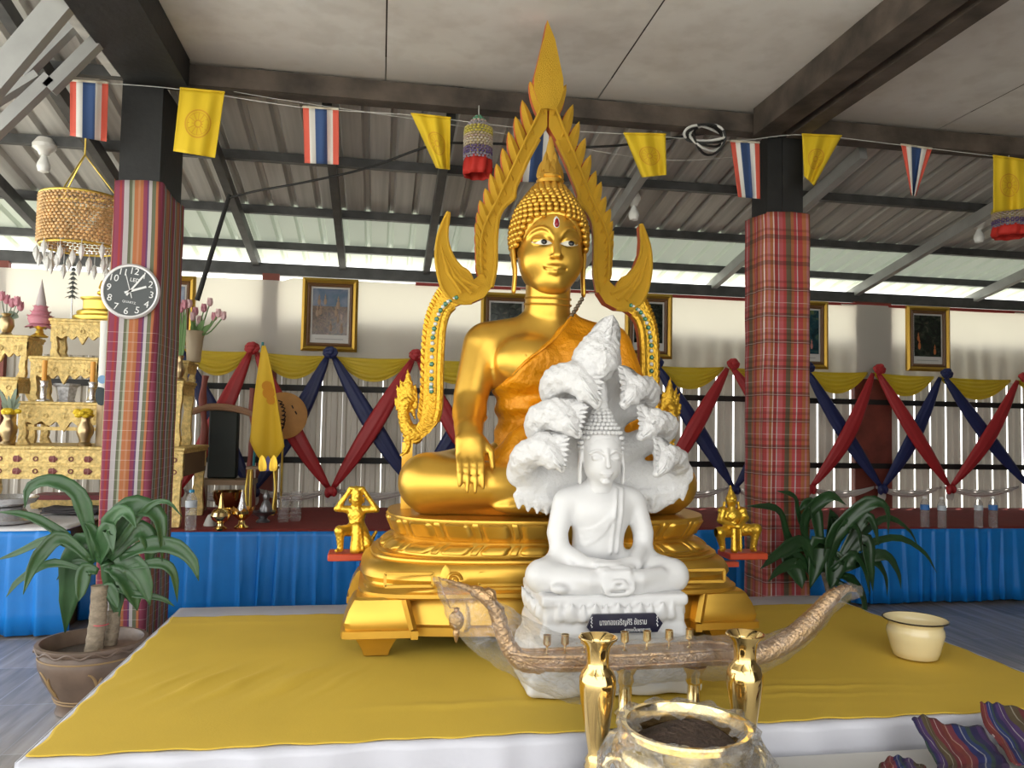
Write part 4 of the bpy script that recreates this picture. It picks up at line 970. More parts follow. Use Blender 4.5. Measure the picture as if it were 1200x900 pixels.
# plastic wrap: front and back sheets that meet along the edges
rr=random.Random(9)
def filmsheet(topL,botL,n,m,sgn,bulge,seed,y0=BY):
    T_=spline([p+(0,) for p in topL],n); B_=spline([p+(0,) for p in botL],n); G=[]
    r=np.random.RandomState(seed); ph=r.uniform(0,6,6)
    for i in range(n):
        row=[]
        for j in range(m):
            t=j/(m-1); px=T_[i][0]*(1-t)+B_[i][0]*t; py=T_[i][1]*(1-t)+B_[i][1]*t
            e=math.sin(PI*t)**.6*min(1,i/3,(n-1-i)/3)
            d=sgn*bulge*e+.006*math.sin(px*.09+py*.16+ph[0])+.005*math.sin(px*.21-py*.13+ph[1])+.003*math.sin(px*.4+py*.5+ph[2])
            row.append(PY(px+1.2*math.sin(py*.3+ph[3]),py+1.0*math.sin(px*.3+ph[4]),y0+d))
        G.append(row)
    return G
tp=[(508,676),(520,677),(548,687),(590,708),(640,735),(690,752),(740,750),(800,745),(860,744),(905,741),(940,722),(968,697),(990,684),(1009,686)]
bt=[(509,684),(517,705),(530,735),(556,764),(600,792),(642,815),(690,826),(740,806),(800,798),(860,797),(905,784),(950,752),(985,712),(1012,698)]
b=MB(); b.grid(filmsheet(tp,bt,110,26,-1,.085,1)); b.grid(filmsheet(tp,bt,110,26,1,.075,2))
b.build('plastic_wrap',film,boat,angle=180)
# ---------------------------------------------------------------- brass vases on the step
ST=.3095
def vase_profile(h):
    P=[(.042,0),(.044,.008),(.036,.016),(.040,.026),(.034,.036),(.037,.046),(.030,.056),(.027,.066),(.034,.11),(.044,.17),(.053,.225),(.0585,.27),(.0585,.295),(.050,.318),(.038,.332),(.035,.345),(.036,.375),(.042,.40),(.058,.419),(.061,.425),(.057,.426),(.046,.412),(.034,.385),(.030,.34),(.0,.33)]
    return [(r,z*h/.426) for r,z in P]
for px,pt,lab in((701,746,'tall polished brass flower vase left of the incense pot'),(873,742,'tall polished brass flower vase right of the incense pot, partly behind its rim')):
    p=PY(px,pt,2.435); v=thing('brass_vase',lab,'vase',(p[0],2.435,ST),group='pair of brass vases by the incense pot'); h=p[2]-ST
    b=MB(); b.lathe(vase_profile(h),(p[0],2.435,ST),40); b.build('vase_body',brass,v,angle=60)
    b=MB(); b.tube([(p[0]+.059*math.cos(a),2.435+.059*math.sin(a),p[2]-.003) for a in np.linspace(0,2*PI,36)[:-1]],.0035,6,closed=True); b.build('rim',brass,v)
# ---------------------------------------------------------------- incense pot
q=PY(804,849,2.2); pot=thing('incense_pot','round brass incense pot filled with ash, wrapped in crinkled clear plastic','incense pot',(q[0],2.2,ST)); zt=q[2]-ST; r0=.188
P=[(.12,.0),(.125,.012),(.10,.025),(.105,.035),(.16,.06),(.205,.11),(.215,.145),(.205,.175),(.180,.195),(.172,.205),(.176,zt-.02),(r0-.004,zt-.008),(r0,zt-.003),(r0-.002,zt+.004),(r0-.016,zt+.003),(r0-.022,zt-.012),(r0-.028,zt-.045),(r0-.026,zt-.075)]
MB().lathe(P+[(0,zt-.075)],(q[0],2.2,ST),56).build('bowl',brassp,pot,angle=50)
ash=mat('incense_ash',(.085,.055,.04),.9,bump=1.,bscale=60,var=.5,vscale=20,bdist=.02)
G=[[(q[0]+r*math.cos(a),2.2+r*math.sin(a),ST+zt-.050+.012*math.sin(a*3+r*30)*r/.16) for a in np.linspace(0,2*PI,41)] for r in(0.001,.04,.08,.12,.159)]
MB().grid(G).build('ash',ash,pot,angle=180)
for s in(-1,1):
    C=Clay((q[0]+s*.215-.08,2.11,ST+.05),(q[0]+s*.215+.08,2.29,ST+.28),.005); C.path(spline([(q[0]+s*.20,2.2,ST+.08),(q[0]+s*.232,2.2,ST+.10),(q[0]+s*.238,2.2,ST+.13),(q[0]+s*.222,2.2,ST+.15),(q[0]+s*.20,2.2,ST+.13)],12),.012,k=.01); C.field(lambda x,y,z:.002*np.sin(z*240)*np.cos(y*220)); C.build('handle',brassp,pot)
b=MB()
for k in range(3):
    a=-PI/2+k*2*PI/3; b2=MB().lathe([(.02,0),(.026,.01),(.018,.03),(.03,.05)],(q[0]+.10*math.cos(a),2.2+.10*math.sin(a),ST),12); b2.build('foot',brassp,pot)
b=MB(); G=[]; rs=np.random.RandomState(4); ph=rs.uniform(0,6,8)
for j,(r,z) in enumerate(((r0-.05,zt-.028),(r0-.02,zt-.002),(r0+.006,zt+.009),(r0+.012,zt-.01),(r0+.004,zt-.04),(.20,.19),(.235,.15),(.235,.10),(.20,.05))):
    G.append([(q[0]+(r+.008*math.sin(a*9+ph[j%8])+.005*math.sin(a*23+j)+(.06*max(0,abs(math.cos(a))-.75) if 4<j<8 else 0))*math.cos(a),2.2+(r+.008*math.sin(a*9+ph[j%8])+.005*math.sin(a*23+j))*math.sin(a),ST+z+.006*math.sin(a*13+j*2)) for a in np.linspace(0,2*PI,97)[:-1]])
b.grid(G,wrap=True); b.build('plastic_wrap',film_mat('crinkled_film',.10,.7),pot,angle=180)
# ---------------------------------------------------------------- cream enamel pot
e=PZ(1073,769,.4005); k=.00365; ep=thing('enamel_pot','cream enamel pot with a thin black rim on the right of the yellow cloth','pot',e+np.array((0,0,0)))
cream=mat('cream_enamel',(.78,.66,.38),.18,coat=.4); blk=mat('black_enamel',(.012,.01,.01),.25)
P=[(.085,0),(.092,.004),(.100,.03),(.112,.075),(.119,.105),(.117,.122),(.110,.138),(.113,.148),(.128,.160),(.134,.164),(.130,.166),(.112,.152),(.105,.138),(.112,.11),(.095,.03),(.08,.008),(0,.006)]
MB().lathe(P,e,48).build('bowl',cream,ep,angle=60)
MB().tube([(e[0]+.133*math.cos(a),e[1]+.133*math.sin(a),e[2]+.164) for a in np.linspace(0,2*PI,49)[:-1]],.0035,6,closed=True).build('rim',blk,ep)
# ---------------------------------------------------------------- woven cloths at the step
woven=stripe_mat('woven_stripes',[(0,(0.013,0.009,0.052)),(.07,(0.043,0.017,0.078)),(.15,(0.248,0.223,0.236)),(.165,(0.043,0.017,0.078)),(.25,(0.062,0.043,0.019)),(.35,(0.198,0.174,0.136)),(.365,(0.068,0.043,0.019)),(.44,(0.104,0.013,0.017)),(.52,(0.310,0.248,0.236)),(.535,(0.113,0.015,0.017)),(.62,(0.130,0.022,0.015)),(.7,(0.279,0.155,0.124)),(.715,(0.124,0.019,0.031)),(.8,(0.009,0.013,0.087)),(.88,(0.217,0.217,0.248)),(.895,(0.012,0.025,0.099)),(.95,(0.019,0.037,0.031))],.30,0)
def woven_cloth(pts,label,y0,off,cat='cloth'):
    # rows from the upper edge (resting against the platform) to the front
    G=[];U=[]; n=26
    R_=[spline(r,n) for r in pts]
    m=16
    for i in range(m):
        t=i/(m-1)*(len(R_)-1); k=min(int(t),len(R_)-2); f=t-k; f=f*f*(3-2*f)*.5+f*.5
        row=[];ur=[]
        for j in range(n):
            p=R_[k][j]*(1-f)+R_[k+1][j]*f; p=p+np.array((0,0,.004*math.sin(j*1.1+i*.5)+.003*math.sin(i*1.7))); row.append(p); ur.append((off+j/(n-1)*.34+.01*math.sin(i*.6),i/(m-1)*.4))
        G.append(row);U.append(ur)
    o=MB().grid(G,uv=U).build('woven_cloth',woven,label=label,cat=cat,angle=180,group='woven cloths on the front step'); solidify(o,.006,1); 
    return o
A=lambda px,py,Y:PY(px,py,Y)
woven_cloth([[A(1068,842,2.40),A(1084,838,2.41),A(1110,848,2.41),A(1150,851,2.42)],[A(1085,868,2.33),A(1102,872,2.33),A(1130,876,2.33),A(1168,875,2.34)],[A(1098,893,2.26),A(1118,896,2.26),A(1142,894,2.26),A(1180,893,2.27)],[A(1098,912,2.16),A(1122,914,2.16),A(1150,912,2.16),A(1190,911,2.16)]],'striped woven cloth leaning on the platform front, left of the one at the frame edge',2.4,.0)
woven_cloth([[A(1148,823,2.46),A(1160,823,2.46),A(1180,826,2.46),A(1225,838,2.46)],[A(1154,848,2.40),A(1170,850,2.40),A(1200,853,2.40),A(1240,860,2.41)],[A(1172,870,2.33),A(1190,876,2.33),A(1215,879,2.33),A(1250,884,2.34)],[A(1185,893,2.24),A(1205,897,2.24),A(1230,899,2.24),A(1262,900,2.24)]],'striped woven cloth leaning on the platform at the right edge of the photo',2.4,.17)
woven_cloth([[A(1030,897,2.29),A(1044,886,2.30),A(1062,888,2.30),A(1085,899,2.30)],[A(1028,906,2.24),A(1045,898,2.24),A(1065,900,2.24),A(1090,908,2.24)],[A(1030,920,2.2),A(1048,918,2.2),A(1068,918,2.2),A(1095,922,2.2)]],'small dark red folded woven cloth at the bottom edge left of the striped ones',2.3,.10)
# ---------------------------------------------------------------- small guardian figures
GY=4.2; T=lambda px,py,dy=0.:PY(px,py,GY+dy)
def plate(parent,x0,x1,y,name='red_base'):
    a=T(x0,y);bq=T(x1,y); MB().box(((a[0]+bq[0])/2,GY,a[2]-.02),(bq[0]-a[0],.17,.036),bev=.006).build(name,redo2,parent)
redo2=mat('orange_red_paint',(.60,.07,.02),.45); goldf=gold_mat('bright_gold_leaf',(.82,.52,.06),.32,.4,90)
z0=T(413,646)[2]
g1=thing('guardian_figure','small golden figure kneeling with both hands on its head left of the pedestal','figurine',(T(413,646)[0],GY,z0-.04))
plate(g1,385,431,646)
C=Clay(T(382,665)+np.array((0,-.12,0)),T(448,562)+np.array((0,.12,0)),.0042)
C.ell(T(418,585),(.034,.036,.045),k=.01); C.ell(T(418,576),(.03,.032,.03),k=.015); C.path([T(418,592),T(418,600)],[.022,.022],k=.01)
C.ell(T(418,603),(.048,.034,.04),k=.02); C.ell(T(418,613),(.040,.034,.035),k=.02); C.ell(T(418,621),(.05,.042,.03),k=.02)
for s,(ex,ey),(hx_,hy_) in((-1,(395,596),(411,573)),(1,(441,597),(425,573))):
    C.path([T(418+s*9,597),T(ex,ey,-.01)],[.021,.016],k=.01); C.path([T(ex,ey,-.01),T(hx_,hy_,-.012)],[.016,.012],k=.008); C.ell(T(hx_+s*-1,hy_-1,-.012),(.018,.015,.010),k=.008)
C.path([T(414,621),T(398,622,-.075)],[.034,.026],k=.015); C.path([T(398,622,-.075),T(399,643,-.075)],[.025,.015],k=.01); C.path([T(399,644,-.07),T(394,645.5,-.10)],[.012,.009],k=.008)
C.path([T(423,621),T(431,637,-.03)],[.034,.028],k=.015); C.path([T(431,640,-.03),T(436,636,.05)],[.022,.016],k=.01); C.path([T(434,634,.03),T(441,623,.04)],[.014,.008],k=.01)
C.path([T(418,618,-.04),T(417,644,-.05)],[.022,.032],k=.012,flat=(1,.6,1)); C.path([T(422,620,-.04),T(425,644,-.05)],[.01,.012],k=.006)
C.ell(T(419,586,-.034),(.010,.012,.009),k=.008)
for s in(-1,1): C.ell(T(419+s*3.2,583,-.034),(.007,.006,.005),k=.003,op='cut'); C.ell(T(418+s*8,586),(.008,.012,.016),k=.006)
C.path([T(415,589.5,-.034),T(423,589.5,-.034)],.003,k=.002,op='cut')
C.field(lambda x,y,z:.0013*np.sin(z*300)*np.cos(x*280)); C.plane((0,0,z0-.0035),(0,0,-1)); C.build('figure_body',goldf,g1)
z1=T(867,645)[2]
g2=thing('guardian_figure','small golden crowned figure seated with both hands on a club right of the pedestal','figurine',(T(867,645)[0],GY,z1-.04))
plate(g2,848,892,645.5)
C=Clay(T(832,662)+np.array((0,-.12,0)),T(900,560)+np.array((0,.12,0)),.0042)
C.ell(T(857,587),(.03,.034,.036),k=.01); C.path([T(857,583),T(856.5,578),T(856,569)],[.03,.018,.004],k=.01); C.path([T(857,594),T(857,601)],[.022,.026],k=.01)
C.ell(T(858,605),(.055,.04,.042),k=.02); C.ell(T(859,616),(.046,.04,.035),k=.02); C.ell(T(860,622),(.055,.045,.028),k=.02)
for s,(ex,ey),hd in((-1,(844,610),(862,617)),(1,(874,607),(866,617))):
    C.path([T(858+s*11,599),T(ex,ey,-.01)],[.024,.018],k=.01); C.path([T(ex,ey,-.01),T(*hd,-.085)],[.017,.012],k=.008); C.ell(T(858+s*12,598),(.024,.024,.018),k=.01)
for kx,ky,fx in((843,624,847),(886,620,882)):
    C.path([T(860,622),T(kx,ky,-.07)],[.036,.030],k=.015); C.path([T(kx,ky,-.07),T(fx,643,-.06)],[.028,.016],k=.01); C.path([T(fx,643.5,-.06),T(fx+(-2 if kx<860 else 3),644.5,-.095)],[.013,.010],k=.008)
C.path([T(867.5,616,-.092),T(867.8,644.5,-.092)],[.009,.011],k=.004); C.path([T(861,620,-.05),T(861,644,-.055)],[.02,.024],k=.01,flat=(1,.6,1)); C.ell(T(865,617,-.09),(.02,.013,.012),k=.008)
C.ell(T(858,588,-.032),(.008,.010,.008),k=.006)
for s in(-1,1): C.ell(T(858+s*2.8,585.5,-.032),(.006,.006,.004),k=.003,op='cut'); C.path([T(857+s*8,589),T(857+s*9,597)],[.009,.007],k=.006)
C.field(lambda x,y,z:.0016*np.sin(z*300)*np.cos(x*280)); C.plane((0,0,z1-.0035),(0,0,-1)); C.build('figure_body',goldf,g2)
for s,(gx,gz) in((-1,(T(440,650)[0],z0)),(1,(T(848,650)[0],z1))):
    xa=PX+s*.70; MB().beam((xa,GY,gz-.074),(gx-s*-.08,GY,gz-.074),.05,.028).build('bracket',redo2,bud)
# ---------------------------------------------------------------- potted plants
soil=mat('potting_soil',(.05,.035,.025),.95,bump=1,bscale=50); bark=mat('cane_bark',(.30,.24,.17),.85,bump=.8,bscale=45,var=.3,vscale=18,stretch=(1,1,2.5))
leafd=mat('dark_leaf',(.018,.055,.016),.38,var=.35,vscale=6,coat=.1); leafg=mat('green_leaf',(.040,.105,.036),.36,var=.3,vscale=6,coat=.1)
def leaves(L,Y0,m,parent,sc,seed,ymax=9.):
    r=random.Random(seed); b=MB()
    for pts,w in L:
        d1=r.uniform(-.16,.10) if ymax>8 else r.uniform(-.20,.02); n=14; P=[]
        for i,p in enumerate(pts): P.append(PY(p[0],p[1],Y0+d1*(i/(len(pts)-1))))
        P=[PY(*pj(q_),min(q_[1],ymax-.05)) if q_[1]>ymax-.05 else q_ for q_ in P] if 0 else P
        P=spline(P,n); G=[]
        tw=r.uniform(-.5,.5); W=w*sc*.55
        for i in range(n):
            t=P[min(i+1,n-1)]-P[max(i-1,0)]; t/=np.linalg.norm(t); u=i/(n-1)
            nn=np.array((math.sin(tw+u*.6),-1,.35)); x=np.cross(t,nn); x/=np.linalg.norm(x); nv=np.cross(x,t)
            ww=W*(.35+.65*min(1,u*3.2))*max(.02,(1-u**3.2))*(1+.06*math.sin(u*26)); 
            G.append([P[i]-x*ww+nv*ww*.28*1,P[i]-x*ww*.5+nv*ww*.05,P[i]-nv*ww*.12,P[i]+x*ww*.5+nv*ww*.05,P[i]+x*ww+nv*ww*.28])
        b.grid(G)
    o=b.build('foliage',m,parent,angle=180); solidify(o,.0015); return o
pc=np.array((-1.335,4.12)); pl1=thing('potted_dracaena','leafy green corn plant in a round brown dragon jar left of the yellow cloth','potted plant',(pc[0],pc[1],0))
clay=mat('glazed_clay',(.155,.105,.075),.42,var=.35,vscale=7,bump=.2,bscale=14); clayl=mat('ochre_relief',(.30,.19,.08),.5)
P=[(.13,0),(.15,.005),(.14,.03),(.165,.09),(.205,.16),(.228,.22),(.232,.255),(.222,.28),(.220,.29),(.238,.298),(.246,.31),(.244,.324),(.225,.326),(.212,.31),(.208,.25),(.0,.25)]
MB().lathe(P,(pc[0],pc[1],0),48).build('jar',clay,pl1,angle=50); jar=pl1.children[-1]
b=MB()
for zz,rr_ in((.265,.230),(.06,.153),(.075,.159)): b.tube([(pc[0]+(rr_+.0)*math.cos(a),pc[1]+rr_*math.sin(a),zz) for a in np.linspace(0,2*PI,41)[:-1]],.004,6,closed=True)
def jr(z): return np.interp(z,[.03,.09,.16,.22,.255],[.14,.165,.205,.228,.232])
for a0 in(-2.25,-1.15,-.1):
    pp=[(a0+.09*math.sin(t*5)+t*.35-.17,.17+.05*math.cos(t*6)-.02*t) for t in np.linspace(0,1,18)]
    b.tube([(pc[0]+jr(z)*math.cos(a),pc[1]+jr(z)*math.sin(a),z) for a,z in pp],[.004+.006*math.sin(PI*i/17) for i in range(18)],6)
    for k in(3,8,13): a,z=pp[k]; b.tube([(pc[0]+jr(z)*math.cos(a),pc[1]+jr(z)*math.sin(a),z),(pc[0]+jr(z-.03)*math.cos(a+.05),pc[1]+jr(z-.03)*math.sin(a+.05),z-.03)],[.005,.002],5)
b.build('dragon_relief',clayl,jar)
b=MB()
b.tube([(pc[0]+.243*math.cos(a),pc[1]+.243*math.sin(a),.305+.010*math.sin(a*14)) for a in np.linspace(0,2*PI,120)[:-1]],.006,6,closed=True); b.build('wavy_rim',clay,jar)
MB().lathe([(.21,.255),(.12,.268),(0,.272)],(pc[0],pc[1],0),32).build('soil',soil,pl1)
def cane(parent,a,bq,r0,r1):
    pts=spline([a,(np.array(a)+np.array(bq))/2+np.array((.006,0,0)),bq],14); MB().tube(pts,[r0+(r1-r0)*i/13+.0025*(i%2) for i in range(14)],14).build('stem',bark,parent)
cane(pl1,PZ(111,757,.262)*0+np.array((PY(110,750,4.10)[0],4.10,.255)),PY(117,686,4.10),.040,.036)
cane(pl1,np.array((PY(127,750,4.17)[0],4.17,.255)),PY(134,716,4.17),.031,.028)
MB().lathe([(.095,.0),(.10,.008),(.092,.014),(.07,.010),(0,.008)],(pc[0]+.105,pc[1]+.02,.276),28).build('clay_lid',clay,pl1)
MB().tube([PY(118+7.0*math.cos(a)*1.3,731,4.10)+np.array((0,-.043*abs(math.sin(a)) ,0)) for a in np.linspace(0,PI,12)],.003,5).build('pink_tie',mat('pink_string',(.6,.1,.12),.7),pl1)
L1=[([(112,655),(103,613),(90,577),(59,563),(34,572),(29,596)],17),([(105,655),(78,630),(49,611),(24,602),(-4,600)],11),([(108,655),(68,633),(49,635),(20,648),(-6,657)],10),([(110,660),(73,630),(49,648),(37,667),(27,697)],16),([(100,668),(61,660),(24,679),(7,700)],9),
 ([(112,655),(103,638),(88,657),(81,699),(76,742)],31),([(118,662),(131,652),(135,690),(138,727)],27),([(130,660),(152,660),(168,679),(176,710)],25),([(125,650),(137,613),(156,594),(186,606),(190,658)],27),([(125,650),(137,640),(171,596),(195,588),(214,606)],8),
 ([(140,655),(171,640),(203,640),(225,657),(233,681)],19),([(150,665),(186,660),(203,672),(208,706)],12),([(116,660),(122,638),(128,618),(133,650)],21),([(135,690),(156,696),(188,701),(205,711)],8),([(130,668),(146,677),(156,696),(161,716)],22),([(128,655),(161,621),(176,638),(171,668)],22),
 ([(115,670),(100,668),(95,690),(92,705)],16),([(120,655),(118,640),(108,620),(98,612)],14),([(122,665),(140,668),(150,690),(152,706)],20),([(120,650),(130,610),(148,600),(160,620)],18),([(112,672),(96,660),(80,664),(66,680)],10),([(118,690),(128,690),(134,702),(138,714)],14)]
leaves(L1,4.10,leafg,pl1,3.85/920,3)
pr=np.array((2.885,4.60)); pl2=thing('potted_dracaena','dark leafy corn plant behind the right rear corner of the platform beside the plaid column','potted plant',(pr[0],pr[1],0))
MB().lathe([(.08,0),(.09,.01),(.105,.15),(.115,.27),(.122,.29),(.117,.30),(.105,.28),(.0,.27)],(pr[0],pr[1],0),32).build('jar',clay,pl2,angle=50)
MB().lathe([(.106,.275),(.06,.287),(0,.29)],(pr[0],pr[1],0),24).build('soil',soil,pl2)
cane(pl2,np.array((pr[0]-.03,pr[1],.28)),PY(968,672,4.58),.036,.030); cane(pl2,np.array((pr[0]+.03,pr[1]+.03,.28)),PY(985,690,4.62),.028,.024)
L2=[([(945,680),(922,630),(910,597),(873,593)],14),([(955,670),(940,612),(970,582),(992,592)],19),([(955,665),(935,605),(930,582),(910,575)],11),([(968,670),(975,630),(1012,592),(1037,594),(1041,628)],19),([(975,665),(1000,635),(1037,607),(1065,622),(1078,647)],9),([(975,665),(1007,642),(1050,630),(1082,647),(1098,672)],9),([(980,665),(1012,632),(1018,660),(1023,693)],19),([(985,670),(1032,650),(1050,668),(1056,690)],14),
 ([(955,675),(940,635),(910,650),(891,667)],15),([(955,678),(935,660),(912,668),(900,682)],13),([(965,670),(962,635),(955,662),(949,690)],27),([(972,668),(980,650),(975,675),(973,690)],28),([(955,670),(925,652),(935,676),(940,690)],24),([(980,675),(995,680),(1010,702),(1012,732)],22),([(978,680),(990,692),(990,712),(1005,745)],15),([(965,668),(975,605),(976,622),(975,645)],20),
 ([(970,672),(1000,655),(1012,668),(1020,700)],22),([(962,672),(945,640),(932,640),(918,655)],20),([(968,668),(985,622),(1003,620),(1010,650)],20),([(972,672),(1015,655),(1035,672),(1040,700)],16),([(965,665),(955,600),(945,590),(935,600)],16),([(975,670),(1010,610),(1022,612),(1030,640)],14)]
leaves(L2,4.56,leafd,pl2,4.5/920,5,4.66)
# ================================================================ flags, hanging things, pictures, drapes
FY=4.60
def quadgrid(c,n,m,Y,rip,ph,curl=0.):
    """c: the four corners (top left, top right, bottom right, bottom left) as photo points"""
    G=[]
    for j in range(m):
        v=j/(m-1); row=[]
        for i in range(n):
            u=i/(n-1); p=(np.array(c[0])*(1-u)+np.array(c[1])*u)*(1-v)+(np.array(c[3])*(1-u)+np.array(c[2])*u)*v
            d=rip*(math.sin(u*7+ph+v*1.5)*(.3+v)+.5*math.sin(u*15+ph*2))-curl*math.sin(PI*u)*v
            row.append(PY(p[0],p[1],Y+d))
        G.append(row)
    return G
fr_=mat('flag_red',(.62,.10,.065),.8); fw_=mat('flag_white',(.68,.66,.62),.8); fb_=mat('flag_blue',(.035,.075,.20),.8); fyl=mat('flag_yellow',(.72,.50,.015),.75); emb=mat('emblem_orange',(.62,.33,.02),.8)
def thai(c,label,ph,rip=.02,curl=0.):
    n=25; G=quadgrid(c,n,14,FY,rip,ph,curl); o=MB().grid(G,matf=lambda i,j:[0,1,2,2,1,0][min(5,j*6//(n-1))]).build('thai_flag',[fr_,fw_,fb_],label=label,cat='flag',group='national flags on the string',angle=180); solidify(o,.0015); MB().tube([q+np.array((0,0,.004)) for q in G[0]],.007,6).build('hanging_hem',mat('pale_hem',(.55,.50,.40),.8),o); return o
def yflag(c,label,ph,rip=.02,curl=0.):
    n,m=21,21; G=quadgrid(c,n,m,FY-.012,rip,ph,curl); o=MB().grid(G).build('yellow_flag',fyl,label=label,cat='flag',group='yellow flags on the string',angle=180); solidify(o,.0015)
    def at(u,v):
        i=min(int(u*(n-1)),n-2);j=min(int(v*(m-1)),m-2);f=u*(n-1)-i;g=v*(m-1)-j
        return np.array(G[j][i])*(1-f)*(1-g)+np.array(G[j][i+1])*f*(1-g)+np.array(G[j+1][i])*(1-f)*g+np.array(G[j+1][i+1])*f*g+np.array((0,-.004,0))
    b=MB()
    ring=lambda r:[at(.5+r*math.cos(a)*1.18,.52+r*math.sin(a)*.86) for a in np.linspace(0,2*PI,41)]
    for r0,r1 in((.235,.262),(.20,.21),(.05,.075)): b.grid([ring(r0),ring(r1)])
    for k in range(12):
        a=k*PI/6; p=[at(.5+r*math.cos(a+d)*1.18,.52+r*math.sin(a+d)*.86) for r,d in((.075,-.08),(.2,-.035),(.2,.035),(.075,.08))]; b.add(p,[(0,1,2,3)])
    b.build('wheel_emblem',emb,o,angle=180); MB().tube([q+np.array((0,0,.004)) for q in G[0]],.006,6).build('hanging_hem',fyl,o); return o
thai([(82,95),(127,98),(125,166),(82,159)],'national flag hanging left of the black column top at the far left',.5)
thai([(355,126),(397,129),(397,193),(357,191)],'national flag hanging between the yellow flag by the column and the folded one',1.2)
thai([(612,150),(650,153),(648,214),(605,213)],'national flag seen through the pointed arch above the Buddha head',2.)
thai([(856,166),(890,168),(891,233),(865,231)],'national flag hanging in front of the black top of the plaid column',2.7)
thai([(1056,170),(1092,175),(1073,230),(1068,229)],'crumpled national flag narrowing to a point right of the plaid column',3.3,.03,.05)
yflag([(211,104),(263,109),(252,185),(203,177)],'yellow wheel flag hanging right beside the black column at the left',.3)
yflag([(482,134),(528,139),(527,199),(511,197)],'yellow wheel flag folded to a slant, left of the beaded hanging',1.,.03,.06)
yflag([(731,157),(780,158),(781,205),(752,208)],'yellow wheel flag hanging right of the flame arch',1.7,.025,.04)
yflag([(940,158),(986,160),(954,218),(942,206)],'yellow wheel flag hanging right of the black top of the plaid column',2.3,.03,.06)
yflag([(1164,183),(1200,188),(1202,244),(1164,249)],'yellow wheel flag hanging over the beaded hanging at the right edge',2.9)
pts=spline([PY(*p,FY+.03) for p in((-40,84),(82,95),(205,104),(355,126),(482,135),(612,150),(731,157),(856,165),(940,158),(1056,170),(1164,183),(1230,190))],80)
strg=mat('white_string',(.6,.6,.58),.8); MB().tube(pts,.0022,5).build('bunting_string',strg,label='thin white string carrying the row of flags across the front beam',cat='string')
pts=spline([PY(*p,FY+.18) for p in((205,90),(300,112),(540,148),(760,186),(880,183))],50); MB().tube(pts,.0018,5).build('hanging_string',strg,label='second thin white string sagging below the flag string between the columns',cat='string')
# black cable, coil and leaning pole
pts=spline([PY(268,232,6.0),PY(300,224,5.9),PY(360,213,5.6),PY(430,197,5.3),PY(505,171,5.0),PY(560,168,4.95),PY(700,172,4.9),PY(800,160,4.85),PY(868,150,4.80)],60)
MB().tube(pts,.008,7).build('cable',black,label='black cable strung below the metal roof from the slanting rod to the plaid column',cat='cable')
MB().tube([PY(269,228,6.0),PY(250,290,6.0),PY(231,352,6.0)],[.015,.017,.019],8).build('hanging_rod',black,label='thin black rod slanting down from the roof above the lotus vase',cat='rod')
b=MB(); wb_=MB()
for k in range(5):
    q=PY(826+k,157+k*1.5,4.58); rx,rz=.135-.008*k,.045+.012*k; (b if k%3 else wb_).tube([q+np.array((rx*math.cos(a),.03*math.sin(a*2+k),rz*math.sin(a))) for a in np.linspace(0,2*PI,40)[:-1]],.008,6,closed=True)
co_=thing('cable_coil','coil of black and white cable tied to the beam left of the plaid column','cable',PY(826,158,4.58)); b.build('hanging_black_loops',black,co_); wb_.build('hanging_white_loops',strg,co_)
# light bulbs
por=mat('porcelain',(.72,.70,.66),.3,coat=.3); bulbm=mat('bulb_glass',(.80,.80,.78),.12,coat=.5)
for (px,py,Y,lab) in((52,183,5.70,'white light bulb in a porcelain socket on the roof bar at the far left'),(743,243,5.86,'white light bulb under the roof right of the flame arch'),(1147,271,5.88,'white light bulb under the roof near the right beaded hanging')):
    p=PY(px,py-9,Y); t=thing('light_bulb',lab,'light bulb',p,group='bare bulbs under the roof')
    MB().lathe([(.045,.10) if Y<5.75 else (.03,.10),(.075 if px<100 else .05,.055),(.072 if px<100 else .052,.03),(.04,.005),(.028,-.02),(0,-.02)],p-np.array((0,0,.03)),20).build('socket',por,t)
    MB().lathe([(.018,-.045),(.024,-.065),(.040,-.10),(.043,-.125),(.033,-.155),(0,-.165)],p-np.array((0,0,.005)),20).build('bulb',bulbm,t)
    MB().tube([p+np.array((0,0,.06)),np.array((p[0],p[1],ROOF(p[1])-.06))],.008,6).build('hanger',steel,t)
